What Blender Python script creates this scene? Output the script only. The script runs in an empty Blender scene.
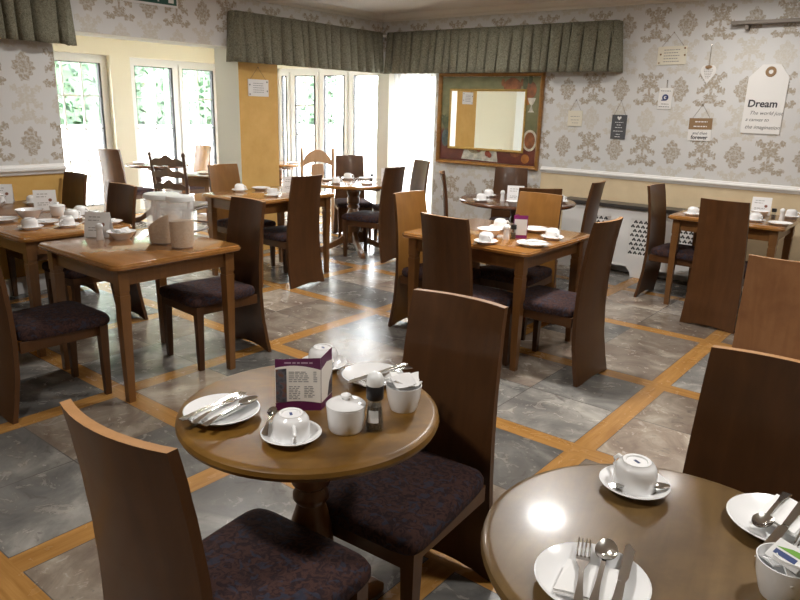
import bpy, bmesh, math, random
from mathutils import Vector, Matrix

random.seed(11)
S = bpy.context.scene
COL = S.collection
PI = math.pi
R = math.radians

# ------------------------------------------------------------------ camera
def camera():
    pitch, roll, yaw = R(15.6), R(-1.6), R(-38.5)
    f = Vector((math.cos(pitch) * math.sin(yaw), math.cos(pitch) * math.cos(yaw), -math.sin(pitch)))
    r = Vector((math.cos(yaw), -math.sin(yaw), 0))
    d = f.cross(r)
    c, s = math.cos(roll), math.sin(roll)
    r2 = c * r + s * d
    d2 = -s * r + c * d
    cam = bpy.data.cameras.new('camera')
    cam.sensor_fit = 'HORIZONTAL'
    cam.sensor_width = 36
    cam.lens = 690 / 800 * 36
    cam.clip_start = .02
    o = bpy.data.objects.new('camera', cam)
    m = Matrix((r2, -d2, -f)).transposed().to_4x4()
    m.translation = (0, 0, 1.58)
    o.matrix_world = m
    COL.objects.link(o)
    S.camera = o
camera()

# ------------------------------------------------------------------ world, lights, exposure
SKY = 23
LAMP = 26
w = bpy.data.worlds.new('overcast_sky')
S.world = w
w.use_nodes = True
bg = w.node_tree.nodes['Background']
bg.inputs[0].default_value = (.93, .97, 1, 1)
bg.inputs[1].default_value = SKY

def lamp(x, y, z=2.6, p=LAMP, size=.26):
    l = bpy.data.lights.new('ceiling_lamp_light', 'AREA')
    l.shape = 'DISK'
    l.size = size
    l.energy = p
    l.color = (1, .965, .92)
    o = bpy.data.objects.new('ceiling_lamp_light', l)
    o.location = (x, y, z)
    COL.objects.link(o)
for q in ((-1.95, 3.9, 2.6, 40), (-4.3, 3.3, 2.6, 22), (.2, 2.3, 2.6, 26), (-1.45, -.1, 2.6, 24), (-1.6, 6.0, 2.6, 12), (-4.2, 5.6, 2.6, 12)):
    lamp(*q)

def portal(loc, rot, sx, sy):
    l = bpy.data.lights.new('window_daylight', 'AREA')
    l.shape = 'RECTANGLE'
    l.size, l.size_y = sx, sy
    l.cycles.is_portal = True
    o = bpy.data.objects.new('window_daylight', l)
    o.location = loc
    o.rotation_euler = rot
    COL.objects.link(o)
portal((-9.36, 4.22, 1.17), (0, R(-90), 0), 2.0, 1.95)
portal((-9.36, 6.25, 1.17), (0, R(-90), 0), 2.0, 1.55)
portal((-7.35, 7.52, 1.1), (R(-90), 0, 0), 2.3, 2.0)
portal((-5.43, 7.22, 1.08), (R(-90), 0, 0), .8, 1.95)

vs = S.view_settings
vs.view_transform = 'Standard'
vs.look = 'None'
vs.gamma = 1
vs.exposure = 0.5
S.cycles.max_bounces = 10
S.cycles.diffuse_bounces = 5
S.cycles.glossy_bounces = 4
S.cycles.transmission_bounces = 8
S.cycles.transparent_max_bounces = 16
S.cycles.sample_clamp_indirect = 6
S.cycles.caustics_reflective = False
S.cycles.caustics_refractive = False

# ------------------------------------------------------------------ node helpers
class E:
    """a float socket with arithmetic"""
    def __init__(s, t, k): s.t, s.k = t, k
    def _op(s, op, *a):
        n = s.t.nodes.new('ShaderNodeMath')
        n.operation = op
        for i, v in enumerate((s,) + a):
            if isinstance(v, E): s.t.links.new(v.k, n.inputs[i])
            else: n.inputs[i].default_value = v
        return E(s.t, n.outputs[0])
    def __add__(s, o): return s._op('ADD', o)
    __radd__ = __add__
    def __sub__(s, o): return s._op('SUBTRACT', o)
    def __rsub__(s, o): return (s * -1) + o
    def __mul__(s, o): return s._op('MULTIPLY', o)
    __rmul__ = __mul__
    def __truediv__(s, o): return s._op('DIVIDE', o)
    def fract(s): return s._op('FRACT')
    def floor(s): return s._op('FLOOR')
    def abs(s): return s._op('ABSOLUTE')
    def sqrt(s): return s._op('SQRT')
    def cos(s): return s._op('COSINE')
    def sin(s): return s._op('SINE')
    def atan2(s, o): return s._op('ARCTAN2', o)
    def lt(s, o): return s._op('LESS_THAN', o)
    def gt(s, o): return s._op('GREATER_THAN', o)
    def mx(s, o): return s._op('MAXIMUM', o)
    def mn(s, o): return s._op('MINIMUM', o)
    def step(s, a, b):
        n = s.t.nodes.new('ShaderNodeMapRange')
        n.interpolation_type = 'SMOOTHSTEP'
        s.t.links.new(s.k, n.inputs[0])
        n.inputs[1].default_value, n.inputs[2].default_value = a, b
        return E(s.t, n.outputs[0])

class Mat:
    def __init__(s, name, rough=.5, col=None, metal=0, spec=.5, coat=0):
        s.m = bpy.data.materials.new(name)
        s.m.use_nodes = True
        s.t = s.m.node_tree
        s.b = s.t.nodes['Principled BSDF']
        s.set('Roughness', rough); s.set('Metallic', metal); s.set('Specular IOR Level', spec)
        if coat: s.set('Coat Weight', coat); s.set('Coat Roughness', .12)
        if col: s.set('Base Color', (*col, 1))
    def set(s, k, v):
        if isinstance(v, E): s.t.links.new(v.k, s.b.inputs[k])
        elif hasattr(v, 'is_output'): s.t.links.new(v, s.b.inputs[k])
        else: s.b.inputs[k].default_value = v
    def node(s, typ, **kw):
        n = s.t.nodes.new(typ)
        for k, v in kw.items(): setattr(n, k, v)
        return n
    def pos(s):
        g = s.node('ShaderNodeNewGeometry')
        x = s.node('ShaderNodeSeparateXYZ'); s.t.links.new(g.outputs['Position'], x.inputs[0])
        n = s.node('ShaderNodeSeparateXYZ'); s.t.links.new(g.outputs['True Normal'], n.inputs[0])
        return [E(s.t, k) for k in x.outputs], [E(s.t, k) for k in n.outputs]
    def obj(s):
        return s.node('ShaderNodeTexCoord').outputs['Object']
    def vec(s, x, y, z):
        n = s.node('ShaderNodeCombineXYZ')
        for i, v in enumerate((x, y, z)):
            if isinstance(v, E): s.t.links.new(v.k, n.inputs[i])
            else: n.inputs[i].default_value = v
        return n.outputs[0]
    def scale(s, v, sc):
        n = s.node('ShaderNodeVectorMath', operation='MULTIPLY')
        s.t.links.new(v, n.inputs[0]); n.inputs[1].default_value = sc
        return n.outputs[0]
    def noise(s, v=None, scale=5, detail=4, rough=.55, dist=0):
        n = s.node('ShaderNodeTexNoise')
        if v is not None: s.t.links.new(v, n.inputs['Vector'])
        n.inputs['Scale'].default_value = scale; n.inputs['Detail'].default_value = detail
        n.inputs['Roughness'].default_value = rough; n.inputs['Distortion'].default_value = dist
        return E(s.t, n.outputs['Fac'])
    def white(s, v):
        n = s.node('ShaderNodeTexWhiteNoise'); s.t.links.new(v, n.inputs['Vector'])
        return E(s.t, n.outputs['Value'])
    def mix(s, f, a, b):
        n = s.node('ShaderNodeMix', data_type='RGBA')
        for k, v in ((n.inputs[0], f), (n.inputs[6], a), (n.inputs[7], b)):
            if isinstance(v, E): s.t.links.new(v.k, k)
            elif hasattr(v, 'is_output'): s.t.links.new(v, k)
            else: k.default_value = v if isinstance(v, (int, float)) else (*v, 1)
        return n.outputs[2]
    def ramp(s, f, *stops):
        n = s.node('ShaderNodeValToRGB'); s.t.links.new(f.k, n.inputs[0])
        el = n.color_ramp.elements
        while len(el) < len(stops): el.new(.5)
        for e, (p, c) in zip(el, stops): e.position = p; e.color = (*c, 1)
        return n.outputs[0]
    def bump(s, h, dist=.002, strength=.5):
        n = s.node('ShaderNodeBump'); n.inputs['Strength'].default_value = strength; n.inputs['Distance'].default_value = dist
        s.t.links.new(h.k, n.inputs['Height']); s.t.links.new(n.outputs[0], s.b.inputs['Normal'])

def wood(name, dark, light, rough=.3, coat=.3, sc=(14, 14, 1.2), patch=None, spec=.5):
    m = Mat(name, rough, coat=coat, spec=spec)
    v = m.scale(m.obj(), sc)
    n = m.noise(v, 2.2, 6, .6, .6)
    c = m.ramp(n * .7 + m.noise(m.obj(), 3.5, 3) * .3, (.3, dark), (.72, light))
    if patch:
        p = m.noise(m.obj(), 4.5, 5, .6, .3).step(.45, .68)
        c = m.mix(p * .6, c, patch)
    m.set('Base Color', c)
    m.set('Roughness', n * .12 + (rough - .06))
    return m.m

CHAIR = wood('walnut_stained_wood', (.060, .0245, .0080), (.102, .0415, .0135), .36, .12, (9, 9, 1.0), None, .35)
CHAIRLIT = wood('lit_worn_walnut', (.25, .11, .042), (.34, .165, .07), .45, .1, patch=(.19, .08, .032))  # worn, marked walnut; lamplight on it is put into the lighter colour
LITFRONT = wood('lit_walnut_front', (.19, .082, .018), (.27, .125, .028), .34, .2, (9, 9, 1.0))  # lit copy of the chair wood, lamplight put into the front colour
EDGE = wood('pale_plywood_edge', (.30, .145, .05), (.42, .22, .09), .45, .1)
OAK = wood('golden_oak_varnish', (.27, .108, .022), (.37, .165, .038), .18, .8, (1.0, 10, 10))
OAKLEG = wood('golden_oak_leg', (.13, .055, .015), (.20, .086, .024), .32, .3)
OLDOAK = wood('worn_oak_tabletop', (.120, .056, .009), (.25, .128, .022), .38, .04, (1.3, 7, 7), (.060, .028, .008), .4)
WORNOAK = wood('grey_brown_worn_tabletop', (.085, .048, .015), (.20, .120, .042), .35, .20, (7, 1.2, 7), (.065, .036, .013), .5)
DARKOAK = wood('dark_mahogany_tabletop', (.08, .03, .014), (.14, .055, .024), .2, .5, (1.5, 10, 10))
PALEPINE = wood('pale_pine_wood', (.36, .20, .10), (.48, .29, .16), .45, .1)
GOLD = wood('bright_gilt_moulding', (.40, .24, .05), (.60, .40, .12), .32, .3)
GILT = wood('gilt_frame_wood', (.22, .095, .018), (.40, .19, .042), .38, .2)

def fabric(name, a, b, c=None, sc=55):
    m = Mat(name, .95, spec=.15)
    n = m.noise(m.obj(), sc, 3, .6, 1.5).step(.4, .6)
    col = m.mix(n, a, b)
    if c:
        n2 = m.noise(m.obj(), sc * .45, 2, .5, 2).step(.55, .66)
        col = m.mix(n2 * .7, col, c)
    m.set('Base Color', col)
    m.bump(m.noise(m.obj(), 500, 2), .001, .4)
    return m.m
SEAT = fabric('plum_patterned_upholstery', (.030, .019, .021), (.066, .034, .029), (.034, .042, .066), 42)
CURT = fabric('sage_green_brocade', (.15, .146, .106), (.25, .24, .18), (.10, .098, .072), 75)
NAPKIN = Mat('white_paper_napkin', .9, (.84, .84, .83)).m
CHINA = Mat('white_glazed_china', .16, (.88, .885, .89), coat=.3).m
STEEL = Mat('polished_steel', .16, (.58, .565, .54), 1).m
CARD = Mat('white_card', .6, (.82, .82, .82)).m
INK = Mat('dark_ink', .7, (.05, .05, .06)).m
GREYINK = Mat('grey_ink', .7, (.30, .29, .28)).m
MIDINK = Mat('faded_ink', .7, (.14, .14, .14)).m
BLUEINK = Mat('blue_print', .5, (.05, .08, .22)).m
BROWNINK = Mat('brown_print', .7, (.25, .10, .06)).m
PURPLE = Mat('purple_card', .4, (.11, .012, .07)).m
MAGENTA = Mat('magenta_card', .4, (.25, .02, .16)).m
BLACK = Mat('black_plastic', .35, (.012, .012, .014)).m
GASKET = Mat('black_window_gasket', .6, (.02, .02, .022)).m
UPVC = Mat('white_upvc_frame', .35, (.82, .83, .83)).m
WHITEPAINT = Mat('white_gloss_paint', .4, (.84, .83, .81)).m
CREAM = Mat('cream_emulsion', .8, (.72, .68, .55)).m
OCHRE = Mat('ochre_emulsion', .8, (.42, .36, .26)).m
CEIL = Mat('ceiling_emulsion', .9, (.76, .73, .68)).m
CORN = Mat('cornice_paint', .7, (.80, .77, .71)).m
SHELF = Mat('dark_shelf_board', .35, (.05, .045, .042)).m
SLATE = Mat('charcoal_slate', .7, (.085, .088, .095)).m
PLAQ = Mat('cream_painted_wood', .6, (.74, .70, .58)).m
PLAQW = Mat('white_painted_wood', .6, (.80, .79, .77)).m
BROWNP = Mat('brown_painted_wood', .6, (.28, .17, .08)).m
STRING = Mat('hessian_string', .9, (.22, .15, .09)).m
GREEN = Mat('green_sign_face', .4, (.008, .075, .055)).m
GREYLEDGE = Mat('grey_brown_ledge', .6, (.22, .19, .16)).m
RENDER = Mat('white_garden_render', .9, (.86, .85, .82)).m
PAVE = Mat('pale_paving', .9, (.80, .79, .75)).m
LEAF = None

def mk_leaf():
    m = Mat('hedge_leaves', .5)
    n = m.noise(None, 3, 3)
    g = m.node('ShaderNodeNewGeometry')
    r = E(m.t, g.outputs['Random Per Island'])
    m.set('Base Color', m.ramp(r, (0, (.004, .018, .007)), (.5, (.014, .045, .019)), (1, (.06, .11, .055))))
    return m.m
LEAF = mk_leaf()

def glassy(name, tint=(1, 1, 1), gloss=.07, rough=.02):
    m = bpy.data.materials.new(name); m.use_nodes = True
    t = m.node_tree; t.nodes.clear()
    o = t.nodes.new('ShaderNodeOutputMaterial'); mx = t.nodes.new('ShaderNodeMixShader')
    a = t.nodes.new('ShaderNodeBsdfTransparent'); b = t.nodes.new('ShaderNodeBsdfGlossy')
    a.inputs[0].default_value = (*tint, 1); b.inputs['Roughness'].default_value = rough
    mx.inputs[0].default_value = gloss
    t.links.new(a.outputs[0], mx.inputs[1]); t.links.new(b.outputs[0], mx.inputs[2]); t.links.new(mx.outputs[0], o.inputs[0])
    return m
GLASS = glassy('clear_window_glass')
JAR = glassy('shaker_glass', (.93, .95, .95), .12)

def sheer(name, col, tr, tl=.5):
    m = bpy.data.materials.new(name); m.use_nodes = True
    t = m.node_tree; t.nodes.clear()
    o = t.nodes.new('ShaderNodeOutputMaterial')
    a = t.nodes.new('ShaderNodeBsdfTransparent'); b = t.nodes.new('ShaderNodeBsdfTranslucent'); c = t.nodes.new('ShaderNodeBsdfDiffuse')
    b.inputs[0].default_value = (*col, 1); c.inputs[0].default_value = (*col, 1)
    m1 = t.nodes.new('ShaderNodeMixShader'); m2 = t.nodes.new('ShaderNodeMixShader')
    m1.inputs[0].default_value = tl; m2.inputs[0].default_value = tr
    t.links.new(c.outputs[0], m1.inputs[1]); t.links.new(b.outputs[0], m1.inputs[2])
    t.links.new(m1.outputs[0], m2.inputs[1]); t.links.new(a.outputs[0], m2.inputs[2]); t.links.new(m2.outputs[0], o.inputs[0])
    return m
NET = sheer('white_net_voile', (.9, .9, .9), .25, .7)
TUB = sheer('frosted_tub_plastic', (.90, .91, .92), .76, .5)
PLASTIC = Mat('white_tub_lid_plastic', .3, (.84, .86, .86)).m
CEREAL = Mat('cereal_flakes', .9)
CEREAL.set('Base Color', CEREAL.ramp(CEREAL.noise(CEREAL.obj(), 90, 3), (.3, (.50, .33, .18)), (.7, (.66, .48, .29)))); CEREAL = CEREAL.m
PEPPER = Mat('peppercorns', .8)
PEPPER.set('Base Color', PEPPER.ramp(PEPPER.noise(PEPPER.obj(), 260, 2), (.4, (.02, .016, .012)), (.62, (.16, .12, .09)))); PEPPER = PEPPER.m
MIRROR = Mat('mirror_glass', .01, (.92, .93, .92), 1).m

def wallpaper(name, axis):
    m = Mat(name, .62, spec=.3)
    P, N = m.pos()
    u = P[0] if axis == 'x' else P[1]
    z = P[2]
    u0 = -3.37 if axis == 'x' else 2.59
    CU, CV = .57, .58
    wv = m.vec(u, z, 0)
    wob = (m.noise(wv, 22, 3, .6) - .5) * .03
    wob2 = (m.noise(m.vec(z, u, 3), 22, 3, .6) - .5) * .03
    def local(ou, ov):
        du = ((((u - u0 - ou) / CU) + .5).fract() - .5) * CU + wob
        dv = ((((z - 1.23 - ov) / CV) + .5).fract() - .5) * CV + wob2
        return du, dv
    lace = m.noise(wv, 48, 3, .6).step(.40, .54) * .55 + .45
    def rosette(ou, ov, k=1):
        du, dv = local(ou, ov)
        r = (du * du * 1.45 + dv * dv * .9).sqrt()
        th = du.atan2(dv)
        R_ = (th * 11).cos() * .009 + (th * 4).cos() * .010 + .096 * k
        body = (R_ - r).step(-.003, .005)
        petal = (th * 5.5 + (r * 60)).sin().abs().step(.05, .45) * .45 + .55
        ring = (r - .050 * k).abs().step(.002, .007) * .45 + .55
        return body * petal * ring * lace
    def scroll(ou, ov):
        du, dv = local(ou, ov)
        x = du.abs()
        def arc(cx, cy, rr, t, fr):
            a, b = x - cx, dv - cy
            ang = b.atan2(a)
            tt = (ang * fr).sin() * (t * .38) + t
            return (tt - ((a * a + b * b).sqrt() - rr).abs()).step(-.003, .004)
        s1 = arc(.112, .060, .070, .023, 11) * x.lt(.122)
        s2 = arc(.078, -.075, .050, .021, 9) * (dv + x * .6).lt(-.015)
        heart = arc(.0, .045, .020, .020, 7)
        stem = (x * -1 + .012).step(-.003, .004) * dv.abs().lt(.12)
        tip = arc(.0, .125, .012, .018, 6)
        side = arc(.105, -.125, .010, .014, 5)
        return s1.mx(s2).mx(stem).mx(heart).mx(tip).mx(side) * lace
    strong = rosette(0, 0).mx(scroll(CU / 2, 0))
    faint = rosette(CU / 2, CV / 2, 1.05).mx(scroll(0, CV / 2))
    base = (.67, .67, .665)
    c = m.mix(faint * .75, base, (.58, .54, .46))
    c = m.mix(strong, c, (.40, .345, .27))
    pn = m.noise(m.vec(P[0], P[1], P[2]), 6, 4)
    if axis == 'y':
        yel = m.ramp(pn, (.3, (.60, .36, .10)), (.7, (.68, .43, .14)))
        pier = P[1].gt(4.6) * P[1].lt(5.3) * z.lt(2.1)
        c = m.mix(z.lt(.985).mx(pier), c, yel)
        c = m.mix(N[0].abs().lt(.5), c, (.82, .83, .78))
    else:
        yel = m.ramp(pn, (.3, (.70, .56, .36)), (.7, (.77, .63, .42)))
        c = m.mix(z.lt(.95) * u.gt(-3.6), c, yel)
        c = m.mix((N[1].abs().lt(.5)).mx(u.lt(-5.55)) * z.lt(2.06), c, (.72, .69, .60))
    m.set('Base Color', c)
    return m.m
WALLX = wallpaper('damask_wallpaper_mirror_wall', 'x')
WALLY = wallpaper('damask_wallpaper_window_wall', 'y')

def floor_mat():
    m = Mat('slate_and_oak_floor', .35)
    P, N = m.pos()
    x, y = P[0], P[1]
    GX, GY, HW = 1.13, 1.095, .056
    a = (x + 1.19) / GX + 40
    b = (y - 2.93) / GY + 40
    dx = ((a + .5).fract() - .5) * GX
    dy = ((b + .5).fract() - .5) * GY
    ax, ay = dx.abs(), dy.abs()
    wx, wy = ax.lt(HW), ay.lt(HW)
    wd = wx.mx(wy)
    gx_ = m.noise(m.vec(x * 3, y * 40, 0), 1, 5, .6)
    gy_ = m.noise(m.vec(x * 40, y * 3, 7), 1, 5, .6)
    grain = gx_ * wy + gy_ * (wy * -1 + 1)
    wc = m.ramp(grain, (.3, (.33, .155, .038)), (.7, (.50, .265, .08)))
    ta, tb = (a * 2).floor(), (b * 2).floor()
    rnd = m.white(m.vec(ta, tb, 1))
    rnd2 = m.white(m.vec(ta, tb, 5))
    pv = m.vec(x + rnd * 30, y + rnd2 * 17, rnd * 9)
    cl = m.noise(pv, 3.2, 7, .62, .9)
    cl2 = m.noise(pv, 9, 6, .65, 1.2)
    cool = m.ramp(cl, (.28, (.112, .112, .110)), (.5, (.225, .218, .203)), (.74, (.46, .44, .40)))
    warm = m.ramp(cl, (.28, (.16, .095, .065)), (.5, (.30, .23, .17)), (.74, (.60, .53, .42)))
    tc = m.mix(rnd2.step(.45, .8) * .75 + cl2.step(.52, .7) * .25, cool, warm)
    tc = m.mix(cl2.step(.58, .72) * .55, tc, (.48, .46, .42))
    tc = m.mix(cl2.step(.40, .28) * .7 if False else (cl2 * -1 + 1).step(.58, .7) * .6, tc, (.11, .095, .085))
    dk = rnd * .65 + .6
    tcn = m.node('ShaderNodeMix', data_type='RGBA', blend_type='MULTIPLY')
    tcn.inputs[0].default_value = 1
    m.t.links.new(tc, tcn.inputs[6]); m.t.links.new(m.vec(dk, dk, dk), tcn.inputs[7])
    tc = tcn.outputs[2]
    jx = ((ax - GX / 2).abs()).lt(.003)
    jy = ((ay - GY / 2).abs()).lt(.003)
    edge = (ax - HW - .002).abs().lt(.002).mx((ay - HW - .002).abs().lt(.002)) * (wd * -1 + 1)
    tc = m.mix(jx.mx(jy).mx(edge), tc, (.11, .10, .09))
    m.set('Base Color', m.mix(wd, tc, wc))
    m.set('Roughness', cl2 * .22 + .14)
    m.bump(cl2 * (wd * -1 + 1), .003, .22)
    return m.m
FLOOR = floor_mat()

# ------------------------------------------------------------------ mesh helpers
class B:
    def __init__(s): s.bm = bmesh.new()
    def box(s, x0, x1, y0, y1, z0, z1, bev=0, mat=0, M=None):
        m = Matrix.Diagonal((x1 - x0, y1 - y0, z1 - z0, 1))
        m.translation = ((x0 + x1) / 2, (y0 + y1) / 2, (z0 + z1) / 2)
        r = bmesh.ops.create_cube(s.bm, size=1, matrix=m)
        vs = r['verts']
        fs = {f for v in vs for f in v.link_faces}
        for f in fs: f.material_index = mat
        if bev:
            es = list({e for v in vs for e in v.link_edges})
            q = bmesh.ops.bevel(s.bm, geom=es, offset=bev, segments=2, profile=.5, affect='EDGES')
            vs = list({v for f in q['faces'] for v in f.verts} | {v for v in vs if v.is_valid})
            for f in q['faces']: f.material_index = mat
        if M is not None: bmesh.ops.transform(s.bm, matrix=M, verts=vs)
        return s
    def taper(s, x, y, z0, w0, z1, w1, mat=0):
        a = [s.bm.verts.new((x + i * w0, y + j * w0, z0)) for i, j in ((-1, -1), (1, -1), (1, 1), (-1, 1))]
        b = [s.bm.verts.new((x + i * w1, y + j * w1, z1)) for i, j in ((-1, -1), (1, -1), (1, 1), (-1, 1))]
        for i in range(4): s.bm.faces.new((a[i], a[(i + 1) % 4], b[(i + 1) % 4], b[i])).material_index = mat
        s.bm.faces.new(a[::-1]); s.bm.faces.new(b)
        return s
    def lathe(s, prof, n=28, c=(0, 0, 0), mat=0, sx=1, sy=1):
        rings = []
        for r, z in prof:
            if r < 1e-6: rings.append([s.bm.verts.new((c[0], c[1], c[2] + z))])
            else: rings.append([s.bm.verts.new((c[0] + r * sx * math.cos(2 * PI * i / n), c[1] + r * sy * math.sin(2 * PI * i / n), c[2] + z)) for i in range(n)])
        for p, q in zip(rings, rings[1:]):
            for i in range(n):
                j = (i + 1) % n
                if len(p) == 1 and len(q) == 1: continue
                if len(p) == 1: f = s.bm.faces.new((p[0], q[j], q[i]))
                elif len(q) == 1: f = s.bm.faces.new((p[i], p[j], q[0]))
                else: f = s.bm.faces.new((p[i], p[j], q[j], q[i]))
                f.material_index = mat
        return s
    def tube(s, pts, r, n=8, mat=0, closed=False):
        pts = [Vector(p) for p in pts]
        rs = r if isinstance(r, (list, tuple)) else [r] * len(pts)
        rings = []
        up = Vector((0, 0, 1))
        N = len(pts)
        for i, p in enumerate(pts):
            a = pts[i - 1] if (i > 0 or closed) else p
            b = pts[(i + 1) % N] if (i < N - 1 or closed) else p
            d = (b - a).normalized()
            q = up if abs(d.dot(up)) < .95 else Vector((1, 0, 0))
            e1 = d.cross(q).normalized(); e2 = d.cross(e1)
            rings.append([s.bm.verts.new(p + rs[i] * (math.cos(2 * PI * k / n) * e1 + math.sin(2 * PI * k / n) * e2)) for k in range(n)])
        pairs = list(zip(rings, rings[1:])) + ([(rings[-1], rings[0])] if closed else [])
        for p, q in pairs:
            for k in range(n):
                s.bm.faces.new((p[k], p[(k + 1) % n], q[(k + 1) % n], q[k])).material_index = mat
        if not closed:
            s.bm.faces.new(rings[0][::-1]).material_index = mat; s.bm.faces.new(rings[-1]).material_index = mat
        return s
    def prism(s, poly, h0, h1, M=None, mat=0):
        """poly in xy, extruded along z, then M"""
        a = [s.bm.verts.new((x, y, h0)) for x, y in poly]
        b = [s.bm.verts.new((x, y, h1)) for x, y in poly]
        n = len(poly)
        fs = [s.bm.faces.new(a[::-1]), s.bm.faces.new(b)]
        for i in range(n): fs.append(s.bm.faces.new((a[i], a[(i + 1) % n], b[(i + 1) % n], b[i])))
        for f in fs: f.material_index = mat
        if M is not None: bmesh.ops.transform(s.bm, matrix=M, verts=a + b)
        return s
    def slab(s, f, b, nu, nv, mat=0, top=None, face=None):
        """solid between two grids f(u,v) and b(u,v), u,v in 0..1"""
        F = [[s.bm.verts.new(f(i / nu, j / nv)) for i in range(nu + 1)] for j in range(nv + 1)]
        G = [[s.bm.verts.new(b(i / nu, j / nv)) for i in range(nu + 1)] for j in range(nv + 1)]
        def q(*v, m=mat): s.bm.faces.new(v).material_index = m
        for j in range(nv):
            for i in range(nu):
                q(F[j][i], F[j][i + 1], F[j + 1][i + 1], F[j + 1][i], m=mat if face is None else face); q(G[j][i], G[j + 1][i], G[j + 1][i + 1], G[j][i + 1])
            q(F[j][0], F[j + 1][0], G[j + 1][0], G[j][0]); q(F[j][nu], G[j][nu], G[j + 1][nu], F[j + 1][nu])
        for i in range(nu):
            q(F[0][i], G[0][i], G[0][i + 1], F[0][i + 1]); q(F[nv][i], F[nv][i + 1], G[nv][i + 1], G[nv][i], m=mat if top is None else top)
        return s
    def sheet(s, f, nu, nv, mat=0):
        F = [[s.bm.verts.new(f(i / nu, j / nv)) for i in range(nu + 1)] for j in range(nv + 1)]
        for j in range(nv):
            for i in range(nu): s.bm.faces.new((F[j][i], F[j][i + 1], F[j + 1][i + 1], F[j + 1][i])).material_index = mat
        return s

def obj(name, b, mats, parent=None, smooth=None, bevel=None, loc=None, rz=None):
    me = bpy.data.meshes.new(name)
    bmesh.ops.recalc_face_normals(b.bm, faces=b.bm.faces)
    if smooth:
        for f in b.bm.faces: f.smooth = True
    b.bm.to_mesh(me); b.bm.free()
    if smooth: me.set_sharp_from_angle(angle=R(smooth))
    for m in (mats if isinstance(mats, (list, tuple)) else [mats]): me.materials.append(m)
    o = bpy.data.objects.new(name, me)
    COL.objects.link(o)
    if parent: o.parent = parent
    if loc: o.location = loc
    if rz is not None: o.rotation_euler.z = rz
    if bevel:
        d = o.modifiers.new('bevel', 'BEVEL'); d.width = bevel; d.segments = 2; d.limit_method = 'ANGLE'
    return o

def tag(o, label, cat, group=None, kind=None):
    o['label'] = label; o['category'] = cat
    if group: o['group'] = group
    if kind: o['kind'] = kind
    return o
def thing(name, label, cat, loc=(0, 0, 0), rz=0, group=None):
    o = bpy.data.objects.new(name, None)
    COL.objects.link(o)
    o.location = loc; o.rotation_euler.z = rz; o.empty_display_size = .1
    return tag(o, label, cat, group)
def struct(name, b, m, **k):
    o = obj(name, b, m, **k); o['kind'] = 'structure'; return o
def dup(root, loc, rz, label, group=None):
    r = root.copy(); COL.objects.link(r); r.location = loc
    r.rotation_euler = (0, 0, rz)
    r['label'] = label
    if group: r['group'] = group
    def rec(src, dst):
        for ch in list(src.children):
            c = ch.copy(); COL.objects.link(c); c.parent = dst; rec(ch, c)
    rec(root, r)
    return r
def text(name, s, size, mat, parent, M, shear=0, offset=0, align='LEFT'):
    c = bpy.data.curves.new(name, 'FONT'); c.body = s; c.size = size; c.shear = shear; c.offset = offset; c.extrude = .0004; c.align_x = align
    c.resolution_u = 3
    t = bpy.data.objects.new(name, c); COL.objects.link(t)
    bpy.context.view_layer.update()
    me = bpy.data.meshes.new_from_object(t.evaluated_get(bpy.context.evaluated_depsgraph_get()))
    bpy.data.objects.remove(t); bpy.data.curves.remove(c)
    me.materials.clear(); me.materials.append(mat); me.name = name
    o = bpy.data.objects.new(name, me); COL.objects.link(o); o.parent = parent; o.matrix_local = M
    return o
T = .775          # table top height

# ------------------------------------------------------------------ structure
XW, XI, YM, ZC = -5.92, -6.30, 6.95, 2.66
SX, SY = -9.25, 7.40
struct('floor', B().box(-9.6, 2.5, -2.3, 7.7, -.1, 0), FLOOR)
struct('ceiling', B().box(-6.3, 2.5, -2.3, 7.25, ZC, ZC + .12), CEIL)
struct('ceiling_sunroom', B().box(-9.6, -6.30, 1.7, 7.7, 2.42, 2.54).box(-6.30, -5.9, 7.2505, 7.7, 2.42, 2.54), CREAM)
wl = B().box(XI, XW, -2.3, 2.84, 0, ZC).box(XI, XW, 2.84, 4.70, 2.115, ZC).box(XI, XW, 4.70, 5.22, 0, ZC).box(XI, XW, 5.22, YM, 2.06, ZC)
struct('wall_left', wl, WALLY)
wm = B().box(-5.99, -5.80, YM, 7.25, 0, ZC).box(-5.80, -5.06, YM, 7.25, 2.06, ZC).box(-5.80, -5.06, YM, 7.25, 0, .1).box(-5.06, 2.5, YM, 7.25, 0, ZC).box(-6.3, -5.99, YM, 7.25, 2.06, ZC)
struct('wall_mirror', wm, WALLX)
struct('wall_right', B().box(2.4, 2.55, -2.3, 7.25, 0, ZC), OCHRE)
struct('wall_back', B().box(-6.3, 2.55, -2.45, -2.3, 0, ZC), OCHRE)
# sunroom shell
so = B().box(-9.5, SX, 1.7, 3.25, 0, 2.42).box(-9.5, SX, 5.19, 5.48, 0, 2.42).box(-9.5, SX, 7.02, 7.7, 0, 2.42)
for y0, y1 in ((3.25, 5.19), (5.48, 7.02)):
    so.box(-9.5, SX, y0, y1, 0, .04).box(-9.5, SX, y0, y1, 2.15, 2.42)
struct('wall_sunroom_outer', so, CREAM)
se = B().box(-9.25, -8.50, SY, 7.7, 0, 2.42).box(-6.22, -5.9, SY, 7.7, 0, 2.42).box(-8.5, -6.22, SY, 7.7, 0, .12).box(-8.5, -6.22, SY, 7.7, 2.1, 2.42)
struct('wall_sunroom_end', se, CREAM)
struct('wall_sunroom_side', B().box(-9.5, XI, 1.5, 1.7, 0, 2.42).box(-5.99, -5.9, 7.2505, SY, 0, 2.42), CREAM)

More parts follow.
